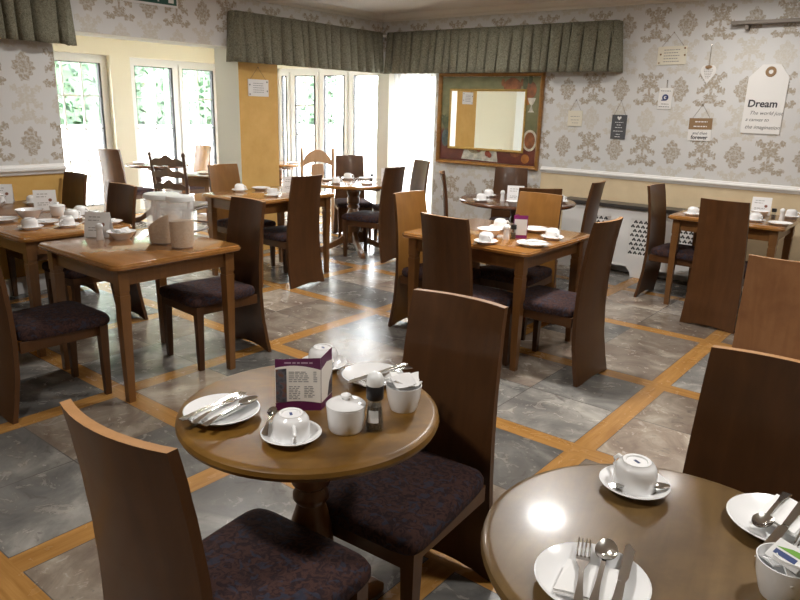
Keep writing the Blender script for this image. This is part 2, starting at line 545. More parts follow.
# cornice: swept cove on the two visible walls
def cornice(name, pts2):
    b = B(); b.prism(pts2, 0, 1); return b
cp = [(0, 0), (.015, 0), (.02, .02), (.05, .035), (.08, .065), (.085, .075), (0, .075)]
m = Matrix(((0, 0, 4.5 + 4.75, -6.85 + .0), (-1, 0, 0, YM), (0, 1, 0, ZC - .075), (0, 0, 0, 1)))
m = Matrix(((0, 0, 8.32, XW), (-1, 0, 0, YM), (0, 1, 0, ZC - .075), (0, 0, 0, 1)))
struct('trim_cornice_mirror', B().prism(cp, 0, 1, m), CORN)
m = Matrix(((1, 0, 0, XW), (0, 0, YM + 2.3, -2.3), (0, 1, 0, ZC - .075), (0, 0, 0, 1)))
struct('trim_cornice_left', B().prism(cp, 0, 1, m), CORN)
dp = [(0, 0), (.012, .004), (.018, .02), (.03, .03), (.03, .042), (.012, .05), (.008, .062), (0, .066)]
m = Matrix(((0, 0, 6.0, -3.6), (-1, 0, 0, YM), (0, 1, 0, .935), (0, 0, 0, 1)))
struct('trim_dado_mirror', B().prism(dp, 0, 1, m), WHITEPAINT)
m = Matrix(((1.4, 0, 0, XW), (0, 0, 5.13, -2.3), (0, 1.3, 0, .965), (0, 0, 0, 1)))
struct('trim_dado_left', B().prism(dp, 0, 1, m), WHITEPAINT)
struct('baseboard_mirror', B().box(-5.06, 2.4, YM - .018, YM, 0, .14), WHITEPAINT)
struct('baseboard_left', B().box(XW, XW + .018, -2.3, 2.84, 0, .14), WHITEPAINT)

# ------------------------------------------------------------------ windows
def window(n, M, W, z0, z1, lights, bars=True):
    """local: u along x, inside face towards -y; lights = list of (u0,u1,bars)"""
    root = bpy.data.objects.new(f'window_{n}', None); COL.objects.link(root)
    root.matrix_world = M; root['kind'] = 'structure'
    b = B()
    b.box(0, W, 0, .07, z0, z0 + .05).box(0, W, 0, .07, z1 - .05, z1).box(0, .05, 0, .07, z0 + .05, z1 - .05).box(W - .05, W, 0, .07, z0 + .05, z1 - .05)
    for u0, u1, br in lights[1:]:
        b.box(u0 - .03, u0 + .03, 0.002, .068, z0 + .05, z1 - .05)
    obj('window_frame', b, UPVC, root)
    for u0, u1, br in lights:
        a0 = u0 + (.05 if u0 == 0 else .03); a1 = u1 - (.05 if abs(u1 - W) < 1e-3 else .03)
        s = B(); f = .055; q0, q1 = z0 + .05, z1 - .05
        s.box(a0, a1, -.02, .05, q0, q0 + f).box(a0, a1, -.02, .05, q1 - f, q1).box(a0, a0 + f, -.02, .05, q0 + f, q1 - f).box(a1 - f, a1, -.02, .05, q0 + f, q1 - f)
        sash = obj('sash', s, UPVC, root)
        g = B(); t = .012; a, c, d, e = a0 + f, a1 - f, q0 + f, q1 - f
        g.box(a, c, -.012, .03, d, d + t).box(a, a + t, -.012, .03, d + t, e).box(c - t * 2.4, c, -.024, .03, d + t, e).box(a + t, c - t * 2.4, -.012, .03, e - t, e)
        obj('gasket', g, GASKET, sash)
        obj('pane', B().box(a, c, .012, .016, d, e), GLASS, sash)
        if br:
            k = B(); nb = max(1, round((c - a) / .27) - 1)
            for i in range(1, nb + 1):
                x = a + (c - a) * i / (nb + 1); k.box(x - .011, x + .011, .004, .024, d, e)
            z = e - .43
            while z > d + .6:
                k.box(a, c, .005, .023, z - .011, z + .011); z -= .43
            obj('glazing_bar', k, UPVC, sash)
    return root
def wallM(ax, loc):  # ax 'x': wall plane facing +x (inside +x), u along +y ; 'y': inside -y, u along +x
    if ax == 'x': return Matrix(((0, -1, 0, loc[0]), (1, 0, 0, loc[1]), (0, 0, 1, loc[2]), (0, 0, 0, 1)))
    return Matrix(((1, 0, 0, loc[0]), (0, 1, 0, loc[1]), (0, 0, 1, loc[2]), (0, 0, 0, 1)))
window(1, wallM('x', (SX - .1, 3.25, 0)), 1.94, .04, 2.15, [(0, .97, True), (.97, 1.94, True)])
window(2, wallM('x', (SX - .1, 5.48, 0)), 1.54, .04, 2.15, [(0, .80, True), (.80, 1.54, True)])
window(3, wallM('y', (-8.5, SY + .1, 0)), 2.28, .12, 2.1, [(0, .31, False), (.31, .93, True), (.93, 1.52, False), (1.52, 2.28, False)])
window(4, wallM('y', (-5.80, 7.12, 0)), .74, .1, 2.06, [(0, .74, False)])

def net(name, x0, x1, y, z0, z1, label, n):
    def f(u, v):
        x = x0 + (x1 - x0) * u
        return (x, y + .018 * math.sin(u * n * 2 * PI) + .008 * math.sin(u * n * 5.1 + v * 2), z0 + (z1 - z0) * v)
    return tag(obj(name, B().sheet(f, n * 10, 6), NET, smooth=80), label, 'curtain')
net('net_curtain', -5.78, -5.075, 7.02, .12, 2.05, 'white net curtain filling the narrow window beside the framed mirror', 8)

# outdoors
g = B().box(-24, -9.6, -8, 24, -.2, -.06).box(-9.6, 6, 7.71, 24, -.2, -.06)
struct('ground_paving', g, PAVE)
tag(obj('garden_wall', B().box(-12.4, -12.2, -4, 12.4, -.06, 1.12, .02), RENDER), 'bright white rendered garden wall beyond the two left windows', 'wall', kind='structure')
tag(obj('garden_wall', B().box(-12.2, 4, 12.2, 12.4, -.06, 1.12, .02), RENDER), 'white rendered garden wall beyond the far end windows', 'wall', kind='structure')
def hedge(x0, x1, y0, y1, z0, z1, n, label):
    b = B(); rnd = random.Random(5)
    nx = 14
    b.box(x0 + .25, x1 - .25, y0, y1, z0, z1 - .3)
    for i in range(n):
        p = Vector((rnd.uniform(x0, x1), rnd.uniform(y0, y1), z0 + (z1 - z0) * rnd.random()))
        s = rnd.uniform(.05, .12)
        d = Vector((rnd.uniform(-1, 1), rnd.uniform(-1, 1), rnd.uniform(-.6, .8))).normalized()
        e = d.cross(Vector((rnd.random() - .5, rnd.random() - .5, rnd.random() - .5))).normalized()
        v = [b.bm.verts.new(p + k) for k in (-d * s, e * s * .45, d * s, -e * s * .45)]
        b.bm.faces.new(v)
    return tag(obj('hedge', b, LEAF), label, 'hedge', kind='stuff')
hedge(-13.7, -12.55, 1.0, 12.0, -.06, 3.6, 14000, 'tall green leafy hedge behind the white garden wall outside')
hedge(-16.5, -12.9, 12.6, 13.5, -.06, 3.6, 5000, 'green leafy hedge seen through the sunroom end window')

# ------------------------------------------------------------------ curtains pelmets
def pelmet(name, path, z0, z1, label, pleat=.105, seed=1, flare=.03):
    """path: list of (x,y) with outward normals computed to the left-hand room side"""
    rnd = random.Random(seed)
    P = [Vector((x, y)) for x, y in path]
    L = [0]
    for a, b in zip(P, P[1:]): L.append(L[-1] + (b - a).length)
    tot = L[-1]
    def at(s):
        for i in range(len(P) - 1):
            if s <= L[i + 1] + 1e-9:
                d = (P[i + 1] - P[i]).normalized(); p = P[i] + d * (s - L[i])
                return p, Vector((d.y, -d.x))
        return P[-1], Vector((d.y, -d.x))
    # pleat profile: list of (s, depth)
    pr = []; s = 0
    while s < tot - .02:
        w_ = pleat * rnd.uniform(.6, 1.35); k = rnd.uniform(.65, 1.25)
        for t, dd in ((0, .0), (.1, .7), (.3, 1.0), (.62, .95), (.88, .75), (.97, .1)):
            if s + t * w_ < tot: pr.append((s + t * w_, dd * k, rnd.uniform(-.006, .006)))
        s += w_
    pr.append((tot, .6, 0))
    b = B(); nv = 8
    rows = []
    for j in range(nv + 1):
        v = j / nv; z = z0 + (z1 - z0) * v
        row = []
        for s_, dd, jt in pr:
            p, nrm = at(s_)
            amp = .012 + flare * (1 - v) ** .8
            sw = .012 * (1 - v) * math.sin(s_ * 7)
            q = p + nrm * (amp * dd) + (at(min(tot, s_ + .01))[0] - at(max(0, s_ - .01))[0]).normalized() * (sw + jt * (1 - v))
            row.append(b.bm.verts.new((q.x, q.y, z - (.008 * dd * (1 - v) if j == 0 else 0))))
        rows.append(row)
    for a, c in zip(rows, rows[1:]):
        for i in range(len(pr) - 1): b.bm.faces.new((a[i], a[i + 1], c[i + 1], c[i]))
    root = thing(name, label, 'valance')
    o = obj('pleated_curtain', b, CURT, root, smooth=50)
    d = o.modifiers.new('thick', 'SOLIDIFY'); d.thickness = .004
    return root
DP = .12
r1 = pelmet('window_valance', [(XW + .002, 4.60), (XW + DP, 4.60), (XW + DP, YM - DP - .03)], 1.975, 2.445, 'long sage green pleated valance over the sunroom opening left of the corner', seed=3, flare=.058, pleat=.122)
r2 = pelmet('window_valance', [(XW + DP + .062, YM - DP), (-2.86, YM - DP), (-2.86, YM - .002)], 1.975, 2.445, 'sage green pleated valance above the framed mirror on the back wall', seed=8, flare=.058, pleat=.122)
r3 = pelmet('window_valance', [(XW + DP, -.6), (XW + DP, 2.93), (XW + .002, 2.93)], 2.0, 2.56, 'short sage green pleated valance cut off by the upper left corner', .15, 5, .045)
obj('pelmet_board', B().box(XW + .001, XW + DP - .004, 4.605, YM - .002, 2.40, 2.425), WHITEPAINT, r1)
obj('pelmet_board', B().box(XW + DP + .065, -2.865, YM - DP + .004, YM - .001, 2.40, 2.425), WHITEPAINT, r2)
obj('pelmet_board', B().box(XW + .001, XW + DP - .004, -.6, 2.925, 2.51, 2.535), WHITEPAINT, r3)

# ------------------------------------------------------------------ wall hangings (mirror wall: local x right, y up, z out of the wall)
def wm_loc(x, z, out=.0): return Matrix(((1, 0, 0, x), (0, 0, -1, YM - out), (0, 1, 0, z), (0, 0, 0, 1)))
def onwall(name, label, cat, x, z, roll=0, out=.0, group=None):
    r = thing(name, label, cat, group=group)
    r.matrix_world = wm_loc(x, z, out) @ Matrix.Rotation(roll, 4, 'Z')
    return r
def lines(rows, w_, h, jit=.15, seed=0):
    """text-like strokes: rows of (y, x0, x1)"""
    rnd = random.Random(seed); b = B()
    for y, x0, x1 in rows:
        x = x0
        while x < x1 - .004:
            l = min(x1 - x, rnd.uniform(.012, .03) * w_)
            b.box(x, x + l, y - h / 2, y + h / 2, 0, .0006); x += l + .006 * w_
    return b
def string(root, xa, xb, y0, yt, xt=0):
    obj('hanging_string', B().tube([(xa, y0, .004), (xt, yt, .006), (xb, y0, .004)], .0016, 5), STRING, root)
    obj('nail', B().lathe([(0, 0), (.005, 0), (.005, .012), (0, .014)], 10, (xt, yt, 0)), STEEL, root)

# framed picture with the mirror in it
pw, ph = 1.37, 1.03
fr = onwall('framed_mirror', 'gilt framed still life picture with a small mirror set in its middle', 'mirror', -4.325, 1.465, 0, .0)
def frame(b, x0, x1, y0, y1, t, z0, z1):
    pr = [(0, z0), (0, z1 * .7), (t * .3, z1), (t * .65, z1 * .8), (t, z1 * .5), (t, z0)]
    L = []
    for d, z in pr: L.append([b.bm.verts.new(v) for v in ((x0 + d, y0 + d, z), (x1 - d, y0 + d, z), (x1 - d, y1 - d, z), (x0 + d, y1 - d, z))])
    for p, q in zip(L, L[1:]):
        for i in range(4): b.bm.faces.new((p[i], p[(i + 1) % 4], q[(i + 1) % 4], q[i]))
    return b
obj('frame', frame(B(), -pw / 2, pw / 2, -ph / 2, ph / 2, .040, 0, .05), GILT, fr)
def flat(*c, r=.5):
    m = Mat('painted_canvas_colour', r)
    m.set('Base Color', m.ramp(m.noise(m.obj(), 16, 4, .6), (.3, tuple(v * .45 for v in c)), (.7, tuple(v * 1.15 for v in c))))
    return m.m
PM = Mat('painted_canvas_ground', .5)
_P, _N = PM.pos()
PM.set('Base Color', PM.mix((_P[2] + PM.noise(None, 8, 3) * .06).step(1.33, 1.42), PM.ramp(PM.noise(None, 14, 4), (.3, (.085, .016, .010)), (.7, (.15, .035, .018))), PM.ramp(PM.noise(None, 6, 4), (.3, (.12, .125, .055)), (.7, (.23, .22, .11)))))
pic = obj('canvas', B().box(-pw / 2 + .045, pw / 2 - .045, -ph / 2 + .045, ph / 2 - .045, .004, .012), PM.m, fr)
def ell(cx, cy, rx, ry, n=20, a0=0, a1=2 * PI): return [(cx + rx * math.cos(a0 + (a1 - a0) * i / n), cy + ry * math.sin(a0 + (a1 - a0) * i / n)) for i in range(n)]
pb = B(); Z0, Z1 = .012, .0126
PK = [0]
def paint(poly, mat):
    PK[0] += 1
    pb.prism(poly, Z0, Z1 + .00012 * PK[0], mat=mat)
paint([(-.33, -.50 + .05), (.17, -.46), (.14, -.30), (-.28, -.30)], 0)             # white cloth
paint(ell(-.14, -.33, .12, .085), 1); paint(ell(-.14, -.32, .10, .06), 2)
for x, y, r in ((-.17, -.31, .03), (-.12, -.30, .032), (-.09, -.33, .028), (.03, -.37, .035), (.06, -.39, .028)): paint(ell(x, y, r, r), 3)
paint(ell(.39, -.29, .08, .10), 4); paint(ell(.39, -.19, .05, .03), 4)             # brown pot below
paint(ell(.52, -.40, .05, .05), 5); paint(ell(.50, .22, .04, .045), 5)
paint(ell(.56, -.20, .09, .115), 1); paint(ell(.56, -.20, .065, .09), 4)
paint(ell(.30, .37, .11, .085), 4); paint([(.25, .38), (.35, .38), (.33, .46), (.27, .46)], 4)    # copper jug above
paint(ell(.18, .41, .02, .04), 4); paint(ell(.42, .41, .02, .04), 4)
paint(ell(.53, .33, .07, .09), 4); paint(ell(.46, .40, .03, .07), 6); paint(ell(.52, .44, .025, .05), 6)
paint([(.50, .25), (.60, .25), (.58, .20), (.555, .17), (.57, .12), (.59, .10), (.51, .10), (.53, .12), (.545, .17), (.52, .20)], 0)
paint(ell(-.57, -.22, .05, .10), 7)
for k in range(7): paint([(-.57, -.14), (-.60 + .045 * math.cos(k), .02 + .03 * math.sin(k * 2)), (-.64 + .022 * k, -.01 + .02 * (k % 3))], 6)
obj('painted_still_life', pb, [flat(.62, .60, .52), flat(.60, .58, .48), flat(.30, .24, .14), flat(.30, .05, .02), flat(.26, .09, .03), flat(.42, .16, .03), flat(.09, .11, .05), flat(.10, .14, .13)], pic)
mx0, mx1, my0, my1 = -.525, .49, -.34, .34
obj('mirror_frame', frame(B(), mx0, mx1, my0, my1, .026, .012, .034), GOLD, fr)
obj('mirror_glass', B().box(mx0 + .02, mx1 - .02, my0 + .02, my1 - .02, .013, .018), MIRROR, fr)

# plaques
def plaque(name, label, x, z, w_, h, mat, roll, yt, xs=None, cat='plaque'):
    r = onwall(name, label, cat, x, z, roll)
    obj('board', B().box(-w_ / 2, w_ / 2, -h / 2, h / 2, .001, .009, .001), mat, r)
    xs = xs or w_ * .42
    string(r, -xs, xs, h / 2 - .012, yt)
    return r
FZ = Matrix.Translation((0, 0, .0092))
r = plaque('wall_plaque', 'tiny cream plaque on string nearest the valance end, left of the slate plaque', -3.257, 1.517, .16, .158, PLAQ, R(1), .185)
obj('lettering', lines([(.02, -.05, .05), (-.015, -.045, .05), (-.045, -.03, .04)], 1, .005, seed=2), GREYINK, r).matrix_local = FZ
r = plaque('wall_plaque', 'dark slate grey hanging plaque with a white heart and pale lettering', -2.779, 1.448, .152, .236, SLATE, R(0), .255)
hp = [(0, -.02), (.022, .005), (.018, .018), (.008, .018), (0, .009), (-.008, .018), (-.018, .018), (-.022, .005)]
obj('heart_emblem', B().prism(hp, 0, .0008, Matrix.Translation((0, .085, .0092))), PLAQW, r)
obj('lettering', lines([(.045, -.04, .045), (.02, -.02, .02), (-.005, -.035, .04), (-.04, -.05, .05), (-.072, -.02, .02), (-.095, -.03, .03)], .9, .006, seed=4), CARD, r).matrix_local = FZ
r = plaque('wall_plaque', 'wide cream plaque with dark corner studs hanging highest on the back wall', -2.338, 2.118, .268, .165, PLAQ, R(1), .205, .11)
obj('lettering', lines([(.05 - .026 * i, -.075, .075 - .02 * (i % 2)) for i in range(5)], .8, .007, seed=6), GREYINK, r).matrix_local = FZ
b = B()
for x, y in ((-.115, -.065), (.115, .062), (.118, .0), (-.105, .012)): b.lathe([(.009, 0), (.007, .005), (0, .006)], 10, (x, y, .009))
obj('stud', b, BROWNP, r)
r = onwall('heart_plaque', 'white hanging heart plaque with lines of small writing', 'plaque', -1.99, 1.955, R(0))
def heart(s, n=32):
    q = []
    for i in range(n):
        t = 2 * PI * i / n
        q.append((s * 16 * math.sin(t) ** 3 / 17, s * (13 * math.cos(t) - 5 * math.cos(2 * t) - 2 * math.cos(3 * t) - math.cos(4 * t)) / 14))
    return q
obj('board', B().prism([(x, y * 1.15) for x, y in heart(.073)], .001, .009), PLAQW, r)
obj('bow', B().lathe([(0, 0), (.03, .002), (.032, .006), (0, .01)], 12, (0, .055, .008), sy=.5), BROWNP, r)
obj('lettering', lines([(.03 - .014 * i, -.04 + .004 * i, .04 - .004 * i) for i in range(6)], .7, .005, seed=7), GREYINK, r).matrix_local = FZ
string(r, -.004, .004, .06, .245)
r = plaque('wall_tag', 'small white paper tag with a dark round emblem on a short string', -2.35, 1.728, .130, .195, PLAQW, R(-1), .165, .008, 'tag')
obj('emblem', B().lathe([(.014, 0), (.030, 0), (.030, .0008), (.014, .0008)], 16).box(-.035, .0, -.03, -.02, 0, .0008).box(.0, .026, -.006, .006, 0, .0008), BLUEINK, r).matrix_local = Matrix.Translation((0, .01, .0092))
obj('lettering', lines([(.07, -.05, .05), (-.05, -.03, .04), (-.075, -.05, .05)], .8, .005, seed=9), INK, r).matrix_local = FZ
r = plaque('wall_plaque', 'two tone brown and white plaque with lettering left of the large tag', -1.992, 1.455, .208, .205, PLAQW, R(1), .225, .085)
obj('brown_band', B().box(-.104, .104, .0, .1025, .0092, .0105), BROWNP, r)
obj('lettering', lines([(.07, -.05, .06), (.028, -.06, .06)], 1, .010, seed=10), CARD, r).matrix_local = Matrix.Translation((0, 0, .0107))
text('lettering', 'and then', .038, INK, r, Matrix.Translation((0, -.045, .0094)), align='CENTER', shear=.3)
text('lettering', 'forever', .050, INK, r, Matrix.Translation((0, -.088, .0094)), align='CENTER', offset=.0012)
r = onwall('hanging_tag', 'large white luggage tag sign reading Dream with a brown eyelet', 'sign', -1.478, 1.73, R(-.3))
obj('board', B().prism([(-.16, -.29), (.16, -.29), (.165, .19), (.085, .295), (-.06, .295), (-.16, .185)], .001, .012), PLAQW, r)
obj('eyelet', B().lathe([(.018, 0), (.042, 0), (.044, .003), (.040, .006), (.020, .005), (.018, 0)], 24, (.012, .235, .012)), BROWNP, r)
text('lettering', 'Dream', .086, INK, r, Matrix.Translation((-.135, -.062, .0125)), shear=.05, offset=.0022)
text('lettering', 'The world just', .045, MIDINK, r, Matrix.Translation((-.11, -.128, .0125)), shear=.35)
text('lettering', 'a canvas to', .043, MIDINK, r, Matrix.Translation((-.135, -.185, .0125)), shear=.35)
text('lettering', 'the imagination', .046, MIDINK, r, Matrix.Translation((-.13, -.25, .0125)), shear=.35)
r = onwall('wall_shelf', 'narrow grey brown ledge high on the wall at the upper right corner', 'shelf', -1.30, 2.355, 0)
obj('board', B().box(-.53, .75, 0, .03, .001, .10, .004), GREYLEDGE, r)
obj('bracket', B().box(-.42, -.39, -.04, 0, .001, .07).box(.5, .53, -.04, 0, .001, .07), GREYLEDGE, r)

# left wall: local x along +y
def lw_loc(y, z): return Matrix(((0, 0, 1, XW), (1, 0, 0, y), (0, 1, 0, z), (0, 0, 0, 1)))
r = thing('wall_plaque', 'white square plaque on string hanging on the yellow pier', 'plaque'); r.matrix_world = lw_loc(4.95, 1.735)
obj('board', B().box(-.135, .135, -.085, .085, .001, .010, .001), PLAQW, r)
string(r, -.11, .11, .075, .205)
obj('lettering', lines([(.045 - .022 * i, -.07, .07) for i in range(5)], .8, .006, seed=12), GREYINK, r).matrix_local = Matrix.Translation((0, 0, .0103))
b = B()
for x, y in ((-.115, -.065), (.115, .062), (.118, -.03), (-.115, .03)): b.lathe([(.009, 0), (.007, .005), (0, .006)], 10, (x, y, .010))
obj('stud', b, GREYINK, r)
r = thing('exit_sign', 'green and white fire exit sign above the sunroom opening, mostly out of frame', 'sign'); r.matrix_world = lw_loc(3.75, 2.49)
obj('frame', B().box(-.27, .27, -.09, .09, .001, .02, .003), CARD, r)
obj('face', B().box(-.255, .255, -.072, .078, .0201, .022), GREEN, r)
b = B().prism([(-.10, -.05), (.10 - .20, .06), (-.02, .06), (-.02, -.05)], .0222, .0228)
b = B().box(.17, .225, -.055, .05, .0222, .0228).box(.06, .075, -.055, -.01, .0222, .0228).box(-.02, -.005, -.045, .0, .0222, .0228).box(.0, .06, -.01, .004, .0222, .0228).prism(ell(.05, .045, .013, .013, 12), .0222, .0228)
b.box(-.20, -.08, -.006, .006, .0222, .0228).prism([(-.2, -.03), (-.2, .03), (-.235, 0)], .0222, .0228)
obj('running_figure_symbol', b, CARD, r)

# ------------------------------------------------------------------ radiator cover
rc = thing('radiator_cover', 'white radiator cover with fretwork panels and dark shelf under the dado', 'radiator cover', (0, 0, 0))
x0, x1, yf = -3.2, -1.5, 6.73
obj('shelf', B().box(x0 - .03, x1 + .03, yf - .03, YM - .02, .675, .712, .004), SHELF, rc)
b = B()
b.box(x0, x1, yf, yf + .02, .58, .675).box(x0, x1, yf, yf + .02, .10, .22)
cent = [-2.80, -2.34, -1.88]; hw = .125
xs = [x0] + [v for c in cent for v in (c - hw, c + hw)] + [x1]
for i in range(0, len(xs), 2): b.box(xs[i], xs[i + 1], yf, yf + .02, .22, .58)
b.box(x0, x0 + .02, yf + .02, YM - .02, 0, .675).box(x1 - .02, x1, yf + .02, YM - .02, 0, .675)
for a, c in ((x0, 1), (x1, -1)): b.prism([(a, 0), (a + c * .12, 0), (a + c * .15, .03), (a + c * .19, .075), (a + c * .24, .10), (a, .10)], 0, .02, Matrix(((1, 0, 0, 0), (0, 0, 1, yf), (0, 1, 0, 0), (0, 0, 0, 1))))
b.prism([(-2.47, .1), (-2.43, .06), (-2.41, 0), (-2.2, 0), (-2.18, .06), (-2.14, .1)], 0, .02, Matrix(((1, 0, 0, 0), (0, 0, 1, yf), (0, 1, 0, 0), (0, 0, 0, 1))))
obj('front_panel', b, WHITEPAINT, rc)
for c in cent:
    g = obj('fretwork', B().box(c - hw, c + hw, yf + .008, yf + .014, .22, .58), WHITEPAINT, rc)
    b = B(); k = 0
    for j in range(8):
        for i in range(4 + (j % 2 == 0)):
            px = c - hw + .025 + i * .05 + (.025 if j % 2 else 0); pz = .245 + j * .044
            for q, (dx, dz) in enumerate(((-.011, -.003), (.011, -.003), (0, .010))):
                b.prism(ell(px + dx, pz + dz, .0095, .0095, 8), 0, .001, Matrix(((1, 0, 0, 0), (0, 0, -1, yf + .008), (0, 1, 0, 0), (0, 0, 0, 1))))
    obj('hole_shade', b, GASKET, g)  # dark trefoils stand in for the shade of holes that are not cut
obj('radiator', B().box(x0 + .1, x1 - .1, yf + .06, yf + .14, .12, .60, .01), SHELF, rc)

# ------------------------------------------------------------------ dining chairs
CH = .985
def chair_proto(name, label, cat, mat=CHAIR, front=None):
    root = thing(name, label, cat)
    prof = [(0, .050), (.12, .028), (.25, .008), (.42, 0), (.55, .003), (.68, .012), (.80, .026), (.90, .042), (1.0, .062)]
    def back(z):
        for (a, p), (b_, q) in zip(prof, prof[1:]):
            if z <= b_:
                t = (z - a) / (b_ - a); t2 = t * t * (3 - 2 * t) * .35 + t * .65
                return p + (q - p) * t2
        return prof[-1][1]
    def surf(off):
        def f(u, v):
            s = 2 * u - 1
            z0 = .022 * max(0, 1 - (s / .85) ** 2)
            z = z0 + (CH - z0) * v
            hw = .205 - .032 * (z / CH)
            y = -back(z) - .030 * (1 - s * s) * (.45 + .55 * v) + off
            return (s * hw, y, z)
        return f
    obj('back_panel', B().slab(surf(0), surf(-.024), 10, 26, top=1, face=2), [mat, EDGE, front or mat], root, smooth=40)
    # upholstered seat
    def sq(a, b_, e=5):
        n = 40; out = []
        for i in range(n):
            t = 2 * PI * i / n; c, s = math.cos(t), math.sin(t)
            out.append((a * math.copysign(abs(c) ** (2 / e), c), b_ * math.copysign(abs(s) ** (2 / e), s)))
        return out
    b = B(); rings = []
    for k, z in ((.97, .405), (1, .418), (1, .44), (.97, .455), (.88, .464), (.6, .470), (.3, .472)):
        ring = []
        for x, y in sq(.226 * k, .238 * k, 9):
            tap = 1 - .13 * (.238 - y) / .476
            ring.append(b.bm.verts.new((x * tap, y + .250, z)))
        rings.append(ring)
    for p, q in zip(rings, rings[1:]):
        for i in range(40): b.bm.faces.new((p[i], p[(i + 1) % 40], q[(i + 1) % 40], q[i]))
    b.bm.faces.new(rings[0][::-1]); b.bm.faces.new(rings[-1])
    obj('seat', b, SEAT, root, smooth=60)
    b = B().box(-.20, .20, .44, .46, .345, .404, .003).box(-.185, -.165, .012, .44, .345, .404, .003).box(.165, .185, .012, .44, .345, .404, .003)
    obj('seat_frame', b, mat, root)
    for s in (-1, 1):
        obj('leg', B().taper(s * .185, .438, 0, .015, .404, .023), mat, root)
    return root

CG = 'curved back dining chairs'
CHAIRS = [
    (-1.170, .675, 3.5, 'curved back chair at lower left with its back to us, tucked to the menu table'),
    (-1.200, 1.752, 183.5, 'brown dining chair facing us behind the round table with sugar bowl and menu'),
    (-.262, 1.83, 180, 'dark dining chair facing us across the round table in the lower right corner'),
    (-1.318, 5.55, -5, 'dining chair seen square from behind at the table near the radiator cover'),
    (-2.005, 6.18, -92, 'dining chair facing right at the left end of the table before the radiator cover'),
    (-1.615, 3.87, 88, 'dining chair at the right end of the central square table, pinkish seat showing'),
    (-2.275, 3.325, -5, 'dark dining chair, back to us, at the near side of the central square table'),
    (-3.055, 4.00, -90, 'dining chair facing right at the left end of the central square table'),
    (-2.43, 4.655, 182, 'orange lit dining chair facing us on the far side of the central square table'),
    (-2.66, 5.12, 39, 'dark dining chair at the near right of the mahogany round table under the mirror'),
    (-3.76, 6.58, -150, 'dining chair against the wallpaper directly under the framed mirror'),
    (-3.87, 5.60, -55, 'dining chair seen edge on at the left of the mahogany round table'),
    (-2.60, 6.00, 97, 'dining chair at the right of the mahogany round table, before the radiator cover'),
    (-4.51, 4.235, 90, 'dining chair with broad dark back at the right end of the pier side table'),
    (-3.546, 2.785, 176, 'dining chair facing us behind the table with the cereal tubs'),
    (-5.68, 4.33, -90, 'orange lit dining chair before the yellow pier at the left end of a table'),
    (-4.645, 5.61, 95, 'dark dining chair at the right side of the pedestal table by the corner window'),
    (-5.96, 6.42, -129, 'dining chair facing us behind the pedestal table, before the bright corner window'),
    (-5.02, 6.56, 156, 'dining chair at the back right of the pedestal table beside the narrow curtained window'),
    (-8.34, 4.62, 16, 'pale sunlit dining chair by the left sunroom window, curved side towards us'),
    (-8.45, 5.98, 180, 'dining chair in the sunroom facing us from behind the small round table'),
    (-5.69, 2.74, 180, 'dark dining chair in the left sunroom opening beside the end of the dado rail'),
    (-4.74, 2.61, 180, 'dark dining chair behind the table crowded with cups on the left'),
    (-3.66, 1.34, 0, 'dining chair cut by the left photo edge, seat facing the cereal tub table'),
]
c0 = chair_proto('dining_chair', CHAIRS[0][3], 'chair')
for i, (x, y, rz, lab) in enumerate(CHAIRS):
    if i == 0:
        c0.location = (x, y, 0); c0.rotation_euler.z = R(rz); c0['group'] = CG
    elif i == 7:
        ch = chair_proto('dining_chair', lab, 'chair', CHAIR, LITFRONT)      # lamplight on the front painted as a lighter orange veneer
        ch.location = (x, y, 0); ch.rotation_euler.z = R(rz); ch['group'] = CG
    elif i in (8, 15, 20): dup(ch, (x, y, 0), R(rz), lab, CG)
    else: dup(c0, (x, y, 0), R(rz), lab, CG)
c1 = chair_proto('dining_chair', 'lamp lit worn brown dining chair at the right edge behind the dark chair', 'chair', CHAIRLIT)
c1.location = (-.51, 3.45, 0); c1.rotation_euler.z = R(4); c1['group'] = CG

# ladder back and carver chairs
LADDER = wood('dark_ladderback_wood', (.06, .028, .014), (.12, .055, .026), .35, .2)
def ladder_chair(x, y, rz):
    r = thing('ladderback_chair', 'dark ladder back chair with wavy slats and pale cushion by the sunroom table', 'chair', (x, y, 0), R(rz))
    for s in (-1, 1):
        pts = [(s * .19, -.02, 0), (s * .19, 0, .44), (s * .195, -.03, .75), (s * .20, -.075, 1.02)]
        obj('rear_post', B().tube(pts, [.017, .02, .018, .015]).lathe([(0, 0), (.016, .0), (.022, .02), (.014, .04), (0, .05)], 10, (s * .20, -.077, 1.01)), LADDER, r, smooth=50)
        obj('leg', B().tube([(s * .20, .40, 0), (s * .20, .40, .44)], [.016, .02]), LADDER, r, smooth=50)
        obj('stretcher', B().tube([(s * .19, -.01, .2), (s * .20, .40, .2)], .011), LADDER, r, smooth=50)
    obj('stretcher', B().tube([(-.2, .40, .26), (.2, .40, .26)], .011), LADDER, r, smooth=50)
    for z, h in ((.56, .055), (.69, .06), (.82, .065), (.945, .075)):
        yb = -.005 - .075 * max(0, (z - .5) / .52)
        def f(o):
            def g(u, v):
                s = 2 * u - 1
                wave = .028 * math.exp(-(s * 2.2) ** 2) + .008 * math.cos(s * 9)
                return (s * .187, yb - .018 * (1 - s * s) + o, z + (v - .5) * h * (1 - .25 * s * s) + wave * (v + .4))
            return g
        obj('slat', B().slab(f(0), f(-.012), 14, 3), LADDER, r, smooth=50)
    obj('seat', B().box(-.215, .215, -.01, .425, .43, .455, .008), LADDER, r)
    obj('cushion', B().box(-.20, .20, .01, .415, .4555, .492, .016), fabric('pale_cushion_cloth', (.5, .5, .52), (.6, .6, .6)), r, smooth=60)
ladder_chair(-6.60, 4.30, 24)
